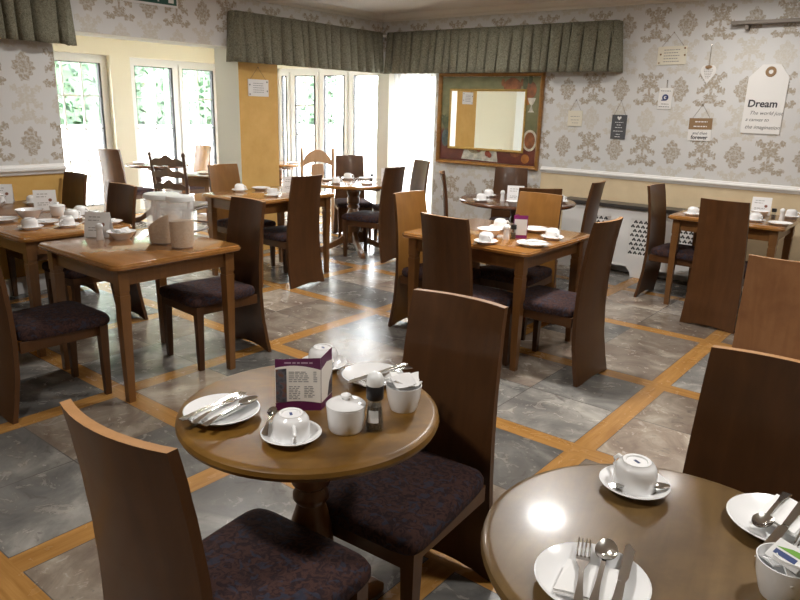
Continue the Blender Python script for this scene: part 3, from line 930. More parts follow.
def carver(x, y, rz):
    r = thing('arched_back_chair', 'wooden chair with arched crest rail and vase splat near the corner window', 'chair', (x, y, 0), R(rz))
    for s in (-1, 1):
        obj('rear_post', B().box(s * .20 - .018, s * .20 + .018, -.03, .01, 0, 1.06, .006), PALEPINE, r)
        obj('leg', B().taper(s * .20, .40, 0, .016, .43, .022), PALEPINE, r)
    n = 16
    top = [(-.182 + .364 * i / n, .90 + .14 * math.sin(PI * i / n) ** .7) for i in range(n + 1)]
    bot = [(-.182 + .364 * i / n, .84 + .05 * math.sin(PI * i / n)) for i in range(n + 1)]
    XZ = Matrix(((1, 0, 0, 0), (0, 0, -1, 0), (0, 1, 0, 0), (0, 0, 0, 1)))
    obj('crest_rail', B().prism(top + bot[::-1], -.0, .022, XZ), PALEPINE, r)
    sp = [(-.05, .48), (.05, .48), (.04, .58), (.085, .74), (.07, .862), (-.07, .862), (-.085, .74), (-.04, .58)]
    obj('splat', B().prism(sp, .004, .018, XZ), PALEPINE, r)
    obj('seat', B().box(-.22, .22, -.03, .43, .43, .465, .01), PALEPINE, r)
carver(-6.38, 6.26, 58)

# ------------------------------------------------------------------ tables
def square_table(name, label, x0, x1, y0, y1, rz=0, mat=OAK, leg=OAKLEG, group='square wooden dining tables'):
    W, D = x1 - x0, y1 - y0
    r = thing(name, label, 'table', ((x0 + x1) / 2, (y0 + y1) / 2, 0), R(rz), group)
    def rr(w_, d, c, n=5):
        out = []
        for cx, cy, a in ((w_ / 2 - c, d / 2 - c, 0), (-w_ / 2 + c, d / 2 - c, 90), (-w_ / 2 + c, -d / 2 + c, 180), (w_ / 2 - c, -d / 2 + c, 270)):
            for i in range(n + 1): t = R(a + 90 * i / n); out.append((cx + c * math.cos(t), cy + c * math.sin(t)))
        return out
    b = B(); L = []
    for ins, z in ((.016, T - .036), (.004, T - .030), (0, T - .022), (0, T - .014), (.006, T - .011), (.008, T - .004), (.014, T)):
        L.append([b.bm.verts.new((x, y, z)) for x, y in rr(W - 2 * ins, D - 2 * ins, .05 - ins * .6)])
    for p, q in zip(L, L[1:]):
        n = len(p)
        for i in range(n): b.bm.faces.new((p[i], p[(i + 1) % n], q[(i + 1) % n], q[i]))
    b.bm.faces.new(L[0][::-1]); b.bm.faces.new(L[-1])
    obj('tabletop', b, mat, r, smooth=35)
    a, d = W / 2 - .075, D / 2 - .075
    b = B()
    for s in (-1, 1): b.box(-a + .031, a - .031, s * d - .011, s * d + .011, T - .125, T - .037).box(s * a - .011, s * a + .011, -d + .031, d - .031, T - .125, T - .037)
    obj('apron', b, leg, r)
    for sx in (-1, 1):
        for sy in (-1, 1):
            b = B().box(sx * a - .03, sx * a + .03, sy * d - .03, sy * d + .03, T - .155, T - .037, .003)
            b.taper(sx * a, sy * d, T - .175, .026, T - .155, .026).taper(sx * a, sy * d, T - .20, .029, T - .175, .029).taper(sx * a, sy * d, 0, .019, T - .20, .028)
            obj('leg', b, leg, r)
    return r
def round_table(label, x, y, rad, mat, leg, rot=0, th=.036, col=.055, group='round pedestal tables', name='round_table'):
    r = thing(name, label, 'table', (x, y, 0), R(rot), group)
    obj('tabletop', B().lathe([(0, T - th), (rad - .02, T - th), (rad - .004, T - th + .008), (rad, T - th * .5), (rad - .003, T - .007), (rad - .012, T - .001), (rad - .02, T), (0, T)], 64), mat, r, smooth=35)
    obj('bearer', B().box(-rad * .62, rad * .62, -.035, .035, T - th - .045, T - th - .001, .004).box(-.09, .09, -.09, .09, T - th - .06, T - th - .002, .004), leg, r)
    k = col
    obj('column', B().lathe([(0, .10), (k * 1.0, .10), (k * 1.15, .13), (k * .8, .17), (k * .75, .19), (k * 1.1, .24), (k * 1.25, .32), (k * 1.05, .42), (k * .72, .48), (k * .95, .495), (k * .95, .51), (k * .75, .53), (k * 1.0, .545), (k * 1.0, .60), (k * .85, .62), (k * 1.05, .65), (k * 1.05, T - th - .045), (0, T - th - .045)], 28), leg, r, smooth=40)
    for i in range(4):
        a = PI / 4 + i * PI / 2
        M = Matrix.Rotation(a, 4, 'Z') @ Matrix(((1, 0, 0, 0), (0, 0, -1, 0), (0, 1, 0, 0), (0, 0, 0, 1)))
        q = rad * .8
        poly = [(.03, .25), (.09, .22), (.16, .15), (q * .8, .075), (q, .055), (q + .03, .03), (q + .03, 0), (q - .05, 0), (q * .62, .04), (.14, .09), (.03, .10)]
        obj('foot', B().prism(poly, -.024, .024, M), leg, r, bevel=.006)
    return r
square_table('square_table', 'square oak table holding two cereal tubs in the left foreground', -4.07, -3.21, 1.73, 2.55)
square_table('square_table', 'square oak table crowded with cups at the left edge behind the cereal tub table', -5.10, -4.25, 1.73, 2.47)
square_table('square_table', 'brown table against the left wall under the dado rail', -5.88, -5.16, 1.70, 2.52, mat=OAKLEG)
square_table('square_table', 'orange oak table beside the yellow pier with a broad chair back in front', -5.40, -4.60, 3.80, 4.78)
square_table('square_table', 'orange oak square table at the centre of the room with purple menu', -2.87, -1.90, 3.58, 4.51)
square_table('square_table', 'oak table by the radiator cover at the right edge', -1.86, -.97, 5.88, 6.66)
square_table('square_table', 'small dark table in the sunroom opening just left of the pier', -7.11, -6.43, 4.68, 5.36, 27, mat=OAKLEG)
round_table('round worn oak table in the foreground, set with menu and sugar bowl', -1.283, 1.227, .358, OLDOAK, OAKLEG, 45)
round_table('round worn oak table in the lower right corner reflecting a bright lamp', -.305, 1.222, .352, WORNOAK, OAKLEG, 10)
round_table('light oak pedestal table by the corner window with curved feet', -5.21, 5.67, .51, OAK, OAKLEG, 12, col=.07)
round_table('dark mahogany round table under the framed mirror', -3.21, 5.76, .54, DARKOAK, CHAIR, 30)
round_table('small reddish round table in the sunroom in front of the window', -8.33, 5.22, .40, DARKOAK, CHAIR, 0)
round_table('pale topped table far behind the pier at the end of the sunroom', -7.62, 6.72, .42, OAK, OAKLEG, 0)

# ------------------------------------------------------------------ china
def saucer_b(r=.076): return B().lathe([(0, .003), (r * .5, .003), (r * .52, 0), (r * .6, .0), (r * .62, .004), (r * .98, .017), (r, .019), (r * .97, .0205), (r * .6, .008), (r * .4, .0065), (0, .0065)], 40)
def plate_b(r=.10): return B().lathe([(0, .003), (r * .55, .003), (r * .57, 0), (r * .63, 0), (r * .66, .004), (r * .98, .019), (r, .021), (r * .97, .0225), (r * .68, .009), (r * .5, .007), (0, .007)], 48)
SAUC = plat = None
def saucer(x, y, label, z=T):
    global SAUC
    if SAUC is None:
        SAUC = obj('saucer', saucer_b(), CHINA, smooth=50); o = SAUC
    else: o = SAUC.copy(); COL.objects.link(o)
    o.location = (x, y, z + .0005); tag(o, label, 'saucer', 'white saucers'); return o
def plate(x, y, label, r=.10, z=T):
    global plat
    if plat is None: plat = obj('plate', plate_b(), CHINA, smooth=50); o = plat
    else: o = plat.copy(); COL.objects.link(o)
    o.location = (x, y, z + .0005); o.scale = (r / .10,) * 3; tag(o, label, 'plate', 'white side plates'); return o
CUPD = CUPU = None
CUPPROF = [(0, .060), (.022, .060), (.0235, .0635), (.0305, .0635), (.0315, .060), (.0385, .0565), (.0440, .0485), (.0462, .036), (.0470, .0), (.0440, .0), (.0432, .034), (.040, .046), (.033, .053), (0, .056)]
def cup(x, y, rz, label, up=False, z=T + .0075, print_=False):
    """upturned cup resting rim down on its saucer, or standing upright"""
    global CUPD, CUPU
    src = CUPU if up else CUPD
    if src is None:
        r = thing('teacup', label, 'cup', group='white teacups')
        pr = [(a, .0635 - h) for a, h in CUPPROF] if up else CUPPROF
        obj('body', B().lathe(pr, 36), CHINA, r, smooth=50)
        fz = (lambda h: .0635 - h) if up else (lambda h: h)
        obj('handle', B().tube([(.0455, 0, fz(.014)), (.060, 0, fz(.011)), (.070, 0, fz(.021)), (.070, 0, fz(.034)), (.059, 0, fz(.046)), (.043, 0, fz(.045))], .0048, 8), CHINA, r, smooth=60)
        if up: CUPU = r
        else: CUPD = r
    else: r = dup(src, (0, 0, 0), 0, label)
    r.location = (x, y, z); r.rotation_euler.z = R(rz)
    if print_:
        obj('maker_mark', B().box(-.008, .008, -.0035, .0035, .0602, .0605), BLUEINK, r)
    return r
def cupset(x, y, rz, where, z=T, print_=False):
    saucer(x, y, 'saucer under the ' + where, z)
    return cup(x, y, rz, 'white ' + where, z=z + .0075, print_=print_)

def cutlery(kind, mat=STEEL, L=.20):
    b = B()
    if kind == 'knife':
        b.slab(lambda u, v: (L * .48 * u, (v - .5) * (.013 + .005 * (1 - u)), .0035), lambda u, v: (L * .48 * u, (v - .5) * (.013 + .005 * (1 - u)), 0), 8, 2)
        b.prism([(L * .48, -.006), (L * .55, -.010), (L * .92, -.011), (L, .002), (L * .97, .008), (L * .5, .007)], .0008, .0024)
    elif kind == 'fork':
        n = 10
        def w_(u): return .0045 + .005 * max(0, 1 - u * 2.2) if u < .8 else .0045 + .008 * (u - .8) / .2
        b.slab(lambda u, v: (L * .66 * u, (v - .5) * 2 * w_(u), .003 + .004 * math.sin(PI * u) + .003 * u), lambda u, v: (L * .66 * u, (v - .5) * 2 * w_(u), .001 + .004 * math.sin(PI * u) + .003 * u), n, 2)
        b.slab(lambda u, v: (L * (.66 + .08 * u), (v - .5) * .025, .006 - .003 * u), lambda u, v: (L * (.66 + .08 * u), (v - .5) * .025, .004 - .003 * u), 2, 2)
        for i in range(4):
            y = -.0105 + i * .007
            b.tube([(L * .735, y, .003), (L * .85, y, .0015), (L * .95, y, .003), (L, y, .0055)], [.0021, .002, .0017, .001], 6)
    else:
        def w_(u): return .0042 + .005 * max(0, 1 - u * 2.2)
        b.slab(lambda u, v: (L * .70 * u, (v - .5) * 2 * w_(u), .003 + .004 * math.sin(PI * u) + .003 * u), lambda u, v: (L * .70 * u, (v - .5) * 2 * w_(u), .001 + .004 * math.sin(PI * u) + .003 * u), 10, 2)
        def bowl(o):
            def g(u, v):
                a = u * 2 * PI; q = v
                return (L * .84 + L * .165 * q * math.cos(a), L * .098 * q * math.sin(a) * (1 - .12 * math.cos(a)), .0015 + .0055 * q * q + o)
            return g
        b.sheet(bowl(0), 24, 5); b.sheet(bowl(.0012), 24, 5)
    return b
CUT = {}
def lay(kind, x, y, ang, label, z=T + .023, L=.20, tilt=0):
    """handle end at x,y, pointing along ang"""
    nm = {'knife': 'table_knife', 'fork': 'table_fork', 'spoon': 'spoon'}[kind]
    if (kind, L) not in CUT: CUT[kind, L] = o = obj(nm, cutlery(kind, L=L), STEEL, smooth=50)
    else: o = CUT[kind, L].copy(); COL.objects.link(o)
    o.location = (x, y, z); o.rotation_euler = (0, R(-tilt), R(ang))
    return tag(o, label, kind, 'steel cutlery')
def napkin(x, y, rz, w_, d, label, z=T + .0215):
    b = B()
    def f(o): return lambda u, v: ((u - .5) * w_ + .012 * (v - .5), (v - .5) * d, o + .002 * math.sin(u * 5) * math.sin(v * 4))
    b.slab(f(.0035), f(0), 6, 6)
    b.slab(lambda u, v: ((u - .5) * w_ * .96 + .02 * (v - .4), (v - .5) * d * .8 - .006, .0065 + .0015 * math.sin(u * 6 + v * 3)), lambda u, v: ((u - .5) * w_ * .96 + .02 * (v - .4), (v - .5) * d * .8 - .006, .004 + .0015 * math.sin(u * 6 + v * 3)), 6, 6)
    o = obj('napkin', b, NAPKIN, smooth=50); o.location = (x, y, z); o.rotation_euler.z = R(rz)
    return tag(o, label, 'napkin', 'white paper napkins')
def bowl(x, y, label, r=.048, h=.07, name='bowl', cat='bowl'):
    o = obj(name, B().lathe([(0, .004), (r * .6, .004), (r * .62, 0), (r * .70, 0), (r * .78, .01), (r * .93, h * .55), (r * .99, h * .95), (r, h), (r * .96, h), (r * .88, h * .5), (r * .68, .012), (0, .010)], 36), CHINA, smooth=50)
    o.location = (x, y, T + .0005); return tag(o, label, cat)
def dish(x, y, label, r=.085, h=.045):
    o = obj('shallow_bowl', B().lathe([(0, .004), (r * .45, .004), (r * .47, 0), (r * .55, 0), (r * .62, .008), (r * .95, h * .9), (r, h), (r * .97, h), (r * .6, .013), (0, .009)], 36), CHINA, smooth=50)
    o.location = (x, y, T + .0005); return tag(o, label, 'bowl')
SUG = None
def sugar(x, y, label):
    global SUG
    if SUG is None:
        r = thing('sugar_bowl', label, 'sugar bowl')
        obj('body', B().lathe([(0, .003), (.034, .003), (.036, 0), (.041, 0), (.0445, .006), (.048, .035), (.051, .066), (.047, .066), (.045, .035), (.040, .010), (0, .008)], 36), CHINA, r, smooth=50)
        l = obj('lid', B().lathe([(0, .066), (.0505, .0665), (.0510, .071), (.046, .0755), (.034, .080), (.020, .083), (0, .084)], 36), CHINA, r, smooth=50)
        obj('knob', B().lathe([(0, .082), (.011, .083), (.010, .086), (.015, .091), (.013, .096), (0, .098)], 20), CHINA, l, smooth=50)
        SUG = r
    else: r = dup(SUG, (0, 0, 0), 0, label)
    r.location = (x, y, T + .0005); return r
def sachets(x, y, z, n, where, seed=1, r=.026):
    rnd = random.Random(seed); nm = ['lowest', 'left', 'middle', 'right', 'tilted', 'topmost', 'front', 'back']
    for i in range(n):
        def f(o): return lambda u, v: ((u - .5) * .058, (v - .5) * .044, o + .004 * math.sin(u * 4 + i) * math.cos(v * 3))
        o = obj('sachet', B().slab(f(.0028), f(0), 5, 4), NAPKIN if i % 3 else CARD, smooth=50)
        a = rnd.uniform(0, 6.28)
        o.location = (x + r * .7 * math.cos(a + i), y + r * .7 * math.sin(a + i), z + i * .0045)
        o.rotation_euler = (rnd.uniform(-.55, .55), rnd.uniform(-.55, .55), rnd.uniform(0, 6.28))
        tag(o, f'{nm[i]} white paper sachet heaped in the {where}', 'sachet', 'sachets in the ' + where)
GR = None
def grinder(x, y, label):
    global GR
    if GR is None:
        r = thing('pepper_grinder', label, 'grinder')
        obj('glass_body', B().lathe([(0, .001), (.024, 0), (.025, .004), (.024, .02), (.0215, .055), (.019, .078), (.019, .085), (.0165, .085), (.0165, .078), (.0195, .05), (.0215, .006), (0, .005)], 28), JAR, r, smooth=50)
        obj('peppercorns', B().lathe([(0, .006), (.0205, .006), (.0215, .02), (.019, .05), (.0165, .066), (0, .068)], 24), PEPPER, r, smooth=50)['kind'] = 'stuff'
        def lb(o): return lambda u, v: ((.0228 + o - .0035 * v) * math.cos((u - .5) * 1.3), (.0228 + o - .0035 * v) * math.sin((u - .5) * 1.3), .026 + .032 * v)
        obj('paper_label', B().slab(lb(.0012), lb(.0004), 8, 2), CARD, r, smooth=50)
        obj('collar', B().lathe([(0, .085), (.0205, .085), (.0225, .088), (.0225, .120), (.0205, .123), (0, .123)], 28), BLACK, r, smooth=40)
        obj('cap', B().lathe([(0, .123), (.0215, .123), (.0225, .128), (.0215, .143), (.017, .152), (.008, .157), (0, .158)], 28), PLASTIC, r, smooth=50)  # clear cap; its white reflection is put into a solid white colour
        GR = r
    else: r = dup(GR, (0, 0, 0), 0, label)
    r.location = (x, y, T + .0005); r.rotation_euler.z = R(-60); return r
SH = None
def shaker(x, y, label, h=1):
    global SH
    if SH is None:
        r = thing('salt_shaker', label, 'shaker')
        obj('body', B().lathe([(0, 0), (.021, 0), (.022, .004), (.019, .03), (.017, .065), (0, .066)], 24), CHINA, r, smooth=50)
        obj('cap', B().lathe([(0, .066), (.019, .066), (.0215, .070), (.021, .085), (.014, .097), (0, .101)], 24), PLASTIC, r, smooth=50)
        SH = r
    else: r = dup(SH, (0, 0, 0), 0, label)
    r.location = (x, y, T + .0005); return r
SP = None
def mill(x, y, label):
    global SP
    if SP is None:
        r = thing('pepper_shaker', label, 'shaker')
        obj('body', B().lathe([(0, 0), (.018, 0), (.019, .004), (.017, .05), (.015, .062), (0, .063)], 24), JAR, r, smooth=50)
        obj('pepper', B().lathe([(0, .003), (.0165, .003), (.0155, .04), (0, .042)], 20), PEPPER, r, smooth=50)
        obj('cap', B().lathe([(0, .063), (.018, .063), (.019, .068), (.018, .09), (0, .094)], 24), BLACK, r, smooth=50)
        SP = r
    else: r = dup(SP, (0, 0, 0), 0, label)
    r.location = (x, y, T + .0005); return r
TC = None
def tent_card(x, y, rz, label, sc=1):
    global TC
    if TC is None:
        r = thing('table_card', label, 'card', group='white table cards')
        for s in (1, -1):
            M = Matrix.Rotation(s * R(16), 4, 'X')
            pg = obj('page', B().box(-.075, .075, -.0006, .0006, -.151, 0), CARD, r)
            pg.matrix_local = Matrix.Translation((0, 0, .147)) @ M
            yo = -.0009 if s == -1 else .0009
            obj('round_emblem', B().lathe([(0, 0), (.012, 0), (.012, .0004), (0, .0004)], 16), BROWNINK, pg).matrix_local = Matrix.Translation((.035, yo, -.075)) @ Matrix.Rotation(R(90), 4, 'X')
            obj('lettering', lines([(-.03, -.05, .02), (-.05, -.055, .01), (-.095, -.05, .03), (-.11, -.05, .02)], 1, .005, seed=3), GREYINK, pg).matrix_local = Matrix.Translation((0, yo, 0)) @ Matrix.Rotation(R(90), 4, 'X')
        TC = r
    else: r = dup(TC, (0, 0, 0), 0, label)
    r.location = (x, y, T + .001); r.rotation_euler.z = R(rz); r.scale = (sc,) * 3; return r

# --- near round table (menu)
plate(-1.414, 1.030, 'white plate with knife, fork and spoon at the left of the near round table')
napkin(-1.40, 1.03, 12, .055, .17, 'white paper napkin under the cutlery on the left plate of the near round table')
lay('knife', -1.415, .905, 99, 'steel knife lying furthest left across the plate by the menu', T + .029, .21)
lay('fork', -1.375, .915, 106, 'steel fork with tines towards the menu on the left plate', T + .0295, .21)
lay('spoon', -1.345, .925, 101, 'steel spoon beside the fork on the left plate of the near round table', T + .0295, .20)
cupset(-1.180, 1.063, -35, 'upturned teacup in front of the purple menu on the near round table', print_=True)
lay('spoon', -1.215, 1.005, 128, 'teaspoon standing on the saucer edge left of the upturned cup before the menu', T + .016, .13, 6)
sugar(-1.116, 1.193, 'white lidded sugar bowl on the near round table right of the menu')
grinder(-1.062, 1.243, 'glass pepper grinder with black collar beside the white sugar bowl')
bowl(-1.085, 1.392, 'white bowl heaped with paper sachets on the near round table', .05, .072, 'sachet_bowl')
sachets(-1.085, 1.392, T + .062, 7, 'bowl beside the pepper grinder', 4)
plate(-1.285, 1.492, 'white plate at the far side of the near round table, knife across it', .095)
napkin(-1.245, 1.475, -10, .06, .15, 'white napkin folded on the far plate behind the sachet bowl')
lay('knife', -1.245, 1.605, -97, 'steel knife pointing left on the far plate behind the sugar bowl', T + .029, .24)
lay('fork', -1.215, 1.59, -97, 'steel fork partly under the napkin on the far plate of the near round table', T + .0295, .19)
cupset(-1.468, 1.462, -20, 'upturned teacup behind the open menu on the near round table')
# menu: a folded card standing
mn = thing('menu', 'purple and cream folded menu card standing on the near round table', 'menu', (-1.243, 1.229, T + .001))
def leaf(a, b_, h0, h1, name, par):
    """upright leaf from a to b"""
    d = Vector((b_[0] - a[0], b_[1] - a[1], 0)); w_ = d.length; x = d.normalized(); n = Vector((x.y, -x.x, 0))
    o = obj(name, B().prism([(0, 0), (w_, 0), (w_, h1), (0, h0)], -.0005, .0005), PURPLE, par)
    o.matrix_local = Matrix(((x.x, 0, n.x, a[0]), (x.y, 0, n.y, a[1]), (0, 1, 0, 0), (0, 0, 0, 1)))
    return o, w_
lf, lw = leaf((-.090, -.082), (0, 0), .148, .152, 'front_leaf', mn)
CREAMCARD = Mat('cream_menu_paper', .5, (.86, .82, .76)).m
PHOTO = Mat('menu_photo_strip', .4); PHOTO.set('Base Color', PHOTO.ramp(PHOTO.noise(PHOTO.obj(), 55, 3), (.3, (.02, .02, .025)), (.5, (.10, .10, .12)), (.62, (.16, .05, .03)), (.75, (.10, .16, .05)))); PHOTO = PHOTO.m
n = 12
top = [(lw * i / n, .118 + .012 * math.sin(PI * (.15 + .85 * i / n))) for i in range(n + 1)]
obj('cream_panel', B().prism([(0, .022)] + [(lw * i / n, .022 + .006 * math.sin(PI * i / n)) for i in range(1, n)] + [(lw, .022)] + top[::-1], .0006, .0010), CREAMCARD, lf)
obj('photo_strip', B().prism([(.001, .023), (.030, .025), (.030, .122), (.001, .119)], .0011, .0014), PHOTO, lf)
rows = [(.112, .036, .085), (.107, .036, .085)] + [(.101 - .0055 * i, .036, .09) for i in range(4)] + [(.070 - .005 * i, .036, .066) for i in range(8)]
b = lines(rows, .5, .0022, seed=20); b2 = lines([(.070 - .005 * i, .077, .105) for i in range(7)] + [(.112 - .0055 * i, .102, .112) for i in range(6)], .5, .0022, seed=21)
obj('menu_lettering', b, GREYINK, lf).matrix_local = Matrix.Translation((0, 0, .0011)); obj('menu_lettering', b2, GREYINK, lf).matrix_local = Matrix.Translation((0, 0, .0011))
obj('title_lettering', lines([(.138, .025, .10)], .6, .004, seed=22), Mat('pale_purple_print', .5, (.45, .3, .4)).m, lf).matrix_local = Matrix.Translation((0, 0, .0007))
rl, rw = leaf((.0, .001), (-.032, .075), .152, .156, 'side_leaf', mn)
obj('cream_panel', B().prism([(0, .022), (rw, .022), (rw, .120), (rw * .5, .128), (0, .118)], .0006, .0010), CREAMCARD, rl)
obj('photo_strip', B().prism([(rw * .55, .024), (rw * .98, .024), (rw * .98, .085), (rw * .7, .062)], .0011, .0014), PHOTO, rl)

# --- right round table
cupset(-.438, 1.405, 150, 'upturned teacup near the lamp reflection on the right round table', print_=True)
lay('spoon', -.470, 1.345, 38, 'teaspoon on the saucer of the upturned cup on the right round table', T + .019, .13)
plate(-.372, 1.030, 'white plate at the bottom edge with fork, spoon and knife side by side', .10)
napkin(-.37, 1.01, 18, .095, .10, 'white napkin under the upright cutlery on the bottom edge plate')
lay('fork', -.350, .921, 111, 'steel fork leftmost of the three on the bottom edge plate', T + .0295, .20)
lay('spoon', -.332, .935, 105, 'steel spoon between fork and knife on the bottom edge plate', T + .0295, .205)
lay('knife', -.296, .930, 104, 'steel knife rightmost of the three on the bottom edge plate', T + .029, .23)
plate(-.155, 1.452, 'white plate at the right edge with spoon, knife and fork', .10)
napkin(-.15, 1.475, 80, .12, .085, 'white napkin under the cutlery on the right edge plate')
lay('spoon', -.162, 1.555, -96, 'steel spoon leftmost on the right edge plate', T + .0295, .19)
lay('knife', -.128, 1.532, -96, 'steel knife in the middle of the right edge plate', T + .030, .24)
lay('fork', -.098, 1.55, -92, 'steel fork rightmost on the right edge plate, tines down', T + .0295, .20)
bowl(-.108, 1.232, 'white bowl of sachets cut by the bottom right corner', .05, .07, 'sachet_bowl')
sachets(-.108, 1.232, T + .055, 5, 'bowl in the bottom right corner', 9)
b = B().box(-.022, .022, -.016, .016, 0, .0006)
o = thing('sachet', 'printed green and blue sachet on top of the bottom right bowl', 'sachet', (-.108, 1.222, T + .084), R(-25)); o.rotation_euler.x = .5
obj('paper', B().box(-.030, .030, -.022, .022, 0, .003, .001), CARD, o)
obj('green_print', B().prism([(-.024, .004), (.02, .004), (.024, .016), (0, .013)], .0031, .0034), Mat('green_print', .5, (.18, .42, .06)).m, o)
obj('blue_print', B().box(-.022, .018, -.010, .0, .0031, .0034), BLUEINK, o)

# --- cereal tub table
def tub(x, y, r, h, fill, label, lab2, lob=0):
    t = thing('cereal_tub', label, 'container', (x, y, T + .0005))
    obj('body', B().lathe([(0, .002), (r * .80, 0), (r * .86, .006), (r * .93, h * .4), (r, h * .93), (r, h), (r - .003, h), (r * .92 - .003, h * .4), (r * .84, .008), (0, .005)], 32), TUB, t, smooth=50)
    obj('lid', B().lathe([(0, h - .004), (r * .98 - .004, h - .004), (r * 1.0, h + .001), (r * 1.06, h + .001), (r * 1.06, h + .018), (r * 1.0, h + .026), (r * .6, h + .030), (0, h + .030)], 32), PLASTIC, t, smooth=40)
    def top(u): return fill * (1 + lob * math.cos(u))
    b = B(); n = 24; rings = []
    for k in range(6):
        q = k / 5
        rings.append([b.bm.verts.new((r * (.82 + .08 * q) * math.cos(2 * PI * i / n), r * (.82 + .08 * q) * math.sin(2 * PI * i / n), .009 + q * (top(2 * PI * i / n) - .009))) for i in range(n)])
    for p, q in zip(rings, rings[1:]):
        for i in range(n): b.bm.faces.new((p[i], p[(i + 1) % n], q[(i + 1) % n], q[i]))
    c = b.bm.verts.new((0, 0, fill + .01))
    for i in range(n): b.bm.faces.new((rings[-1][i], rings[-1][(i + 1) % n], c))
    b.bm.faces.new(rings[0][::-1])
    o = obj('cereal', b, CEREAL, smooth=60); o.location = (x, y, T + .0005)
    tag(o, lab2, 'cereal', kind='stuff')
tub(-3.58, 2.26, .098, .262, .115, 'wider frosted plastic cereal tub standing behind, left of the pair', 'cereal sloping inside the wider left tub', .55)
tub(-3.385, 2.25, .074, .268, .155, 'narrower frosted plastic cereal tub standing in front, right of the pair', 'cereal filling half of the narrower right tub', .04)
dish(-3.86, 2.15, 'white shallow bowl of sachets left of the cereal tubs')
sachets(-3.86, 2.15, T + .030, 6, 'shallow bowl left of the cereal tubs', 12, .05)
shaker(-3.90, 2.035, 'white salt shaker standing before the folded card on the cereal tub table')
tent_card(-4.01, 2.09, 38, 'white folded card at the left corner of the cereal tub table')

# --- cup table
cupset(-4.52, 1.91, 200, 'upturned teacup nearest the left corner of the crowded cup table')
plate(-4.92, 1.905, 'white plate with cutlery at the left photo edge on the cup table')
lay('knife', -4.96, 1.84, 50, 'steel knife on the plate at the left photo edge', T + .024, .19)
dish(-4.96, 2.10, 'white wide bowl behind the front cup on the cup table', .09, .06)
sugar(-4.93, 2.28, 'white lidded sugar bowl among the cups on the left table')
tent_card(-5.10, 2.30, 60, 'white folded card with a round emblem standing behind the sugar bowl at left') if False else None
plate(-4.66, 2.07, 'white plate with crumpled napkin in the middle of the cup table', .09)
napkin(-4.66, 2.07, 30, .07, .10, 'crumpled white napkin on the middle plate of the cup table')
cupset(-4.45, 2.11, -60, 'upturned teacup at the right edge of the cup table')
cupset(-4.70, 2.265, 100, 'upturned teacup just behind the right edge cup on the cup table')
cupset(-4.56, 2.35, 40, 'upturned teacup far right on the cup table beside the folded card')
cupset(-4.82, 2.39, 20, 'upturned teacup at the very back of the cup table')
plate(-4.40, 2.37, 'white plate with napkin at the far right corner of the cup table', .085)
napkin(-4.40, 2.37, 60, .06, .10, 'white napkin on the far right corner plate of the cup table')
tent_card(-5.24, 2.34, 62, 'white folded card on the wall table standing behind the lidded sugar bowl at left')
# --- wall table
pt = thing('teapot', 'round white teapot cut by the left edge on the wall table', 'teapot', (-5.62, 2.14, T + .0005), R(200))
obj('body', B().lathe([(0, .003), (.04, 0), (.065, .025), (.075, .06), (.062, .095), (.035, .112), (0, .114)], 28), CHINA, pt, smooth=50)
obj('lid', B().lathe([(0, .112), (.034, .113), (.03, .124), (.008, .130), (.009, .140), (0, .143)], 20), CHINA, pt, smooth=50)
obj('spout', B().tube([(.06, 0, .05), (.09, 0, .075), (.105, 0, .105)], [.016, .011, .008]), CHINA, pt, smooth=50)
obj('handle', B().tube([(-.06, 0, .09), (-.10, 0, .09), (-.105, 0, .05), (-.07, 0, .03)], .006), CHINA, pt, smooth=50)
tent_card(-5.78, 2.26, 60, 'white table card behind the teapot on the wall table')
cupset(-5.58, 2.40, 40, 'upturned teacup on the wall table right of the teapot')
# --- pier table
cupset(-5.28, 4.16, 20, 'upturned teacup on the left of the pier side table')
plate(-5.28, 4.42, 'white plate on the pier side table right of the upturned cup', .09)
saucer(-4.79, 4.14, 'white saucer under the upright cup on the pier side table')
cup(-4.79, 4.14, 100, 'white teacup standing upright behind the broad chair back on the pier side table', True)
lay('spoon', -4.83, 4.10, 150, 'teaspoon on the saucer of the upright cup on the pier side table', T + .019, .12)
tent_card(-4.92, 4.48, 10, 'white folded card on the pier side table behind the upright cup')
# --- pedestal table by the corner window
cupset(-5.18, 5.36, 20, 'upturned teacup nearest the front of the pedestal table by the corner window')
cupset(-5.42, 5.80, 60, 'upturned teacup at the back of the pedestal table by the corner window')
plate(-5.32, 6.00, 'white plate at the back right of the pedestal table', .085)
plate(-4.92, 5.56, 'white plate at the front of the pedestal table by the dark topped shaker', .09)
plate(-5.46, 5.52, 'white plate at the left rim of the pedestal table', .085)
mill(-5.06, 5.80, 'small shaker with black cap on the pedestal table by the corner window')
tent_card(-4.98, 5.98, 40, 'white folded card on the pedestal table by the corner window')
# --- mahogany round table
cupset(-3.36, 5.37, 20, 'upturned teacup at the left front of the mahogany round table')
cupset(-3.50, 5.72, 160, 'upturned teacup further back on the mahogany round table')
shaker(-3.24, 5.54, 'white salt shaker on the mahogany round table')
dish(-3.02, 5.36, 'white bowl before the card on the mahogany round table', .07, .04)
tent_card(-3.13, 5.58, 30, 'white folded card on the mahogany round table under the mirror')
cupset(-2.83, 5.88, 60, 'upturned teacup at the right rim of the mahogany round table')
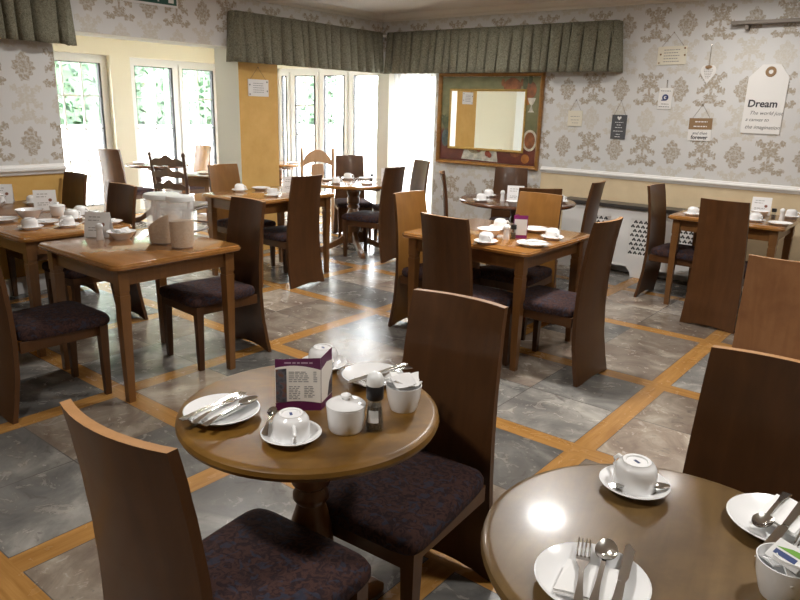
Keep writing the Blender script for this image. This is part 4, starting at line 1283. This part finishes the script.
# --- central square table
cupset(-2.235, 3.655, -35, 'upturned teacup at the front left of the central square table')
dish(-2.36, 3.90, 'white wide bowl behind the front cup on the central square table', .085, .05)
cupset(-2.46, 4.20, 60, 'upturned teacup at the back left of the central square table')
shaker(-2.215, 3.865, 'white salt shaker beside the purple menu on the central square table')
mill(-2.20, 3.93, 'small pepper shaker with black cap between salt shaker and purple menu')
plate(-2.235, 4.30, 'white plate behind the purple menu on the central square table', .10)
lay('knife', -2.31, 4.26, 35, 'steel knife on the plate behind the purple menu', T + .024, .19)
cupset(-2.01, 4.11, -35, 'upturned teacup at the right end of the central square table')
lay('spoon', -2.10, 4.08, 30, 'teaspoon on the saucer of the right end cup on the central square table', T + .019, .12)
plate(-1.995, 3.81, 'white plate at the front of the central square table', .10)
lay('knife', -2.06, 3.78, 25, 'steel knife on the front plate of the central square table', T + .024, .19)
lay('spoon', -2.05, 3.82, 60, 'steel spoon on the front plate of the central square table', T + .026, .15)
m2 = thing('menu', 'small magenta and white folded menu on the central square table', 'menu', (-2.165, 3.975, T + .001))
l1, w1 = leaf((-.045, -.03), (.03, .02), .150, .150, 'front_leaf', m2)
obj('white_panel', B().box(.004, w1 - .004, .022, .125, .0006, .001), CARD, l1)
l2, w2 = leaf((-.045, -.03), (-.055, .05), .150, .15, 'side_leaf', m2)
obj('photo_strip', B().box(.01, w2 - .01, .02, .13, -.0012, -.0006), PHOTO, l2)
for o_ in (l1, l2): o_.data.materials[0] = MAGENTA
# --- radiator table
cupset(-1.69, 6.02, 20, 'upturned teacup at the left corner of the radiator side table')
cupset(-1.22, 6.07, -35, 'upturned teacup right of the tall chair back on the radiator side table')
tent_card(-1.29, 6.56, 10, 'white folded card on the radiator side table')
dish(-1.27, 6.44, 'white bowl in front of the card on the radiator side table', .075, .045)
mill(-1.14, 6.31, 'small pepper shaker with black cap on the radiator side table')
shaker(-1.075, 6.30, 'white salt shaker next to the black capped one on the radiator side table')
plate(-1.035, 6.04, 'white plate at the right edge of the radiator side table', .09)
cupset(-1.05, 6.55, -20, 'upturned teacup behind the right edge plate on the radiator side table')
# --- sunroom tables
plate(-8.42, 5.02, 'white plate on the left of the small round sunroom table', .09)
mill(-8.06, 5.10, 'small shaker with black cap on the small round sunroom table')
plate(-8.14, 5.42, 'white plate on the right of the small round sunroom table', .09)
cupset(-6.62, 4.98, 20, 'upturned teacup on the small dark table left of the pier')
plate(-6.82, 4.88, 'white plate on the small dark table left of the pier', .09)
plate(-7.62, 6.62, 'white plate on the left of the far end sunroom table', .09)
plate(-7.33, 6.74, 'white plate on the right of the far end sunroom table', .09)
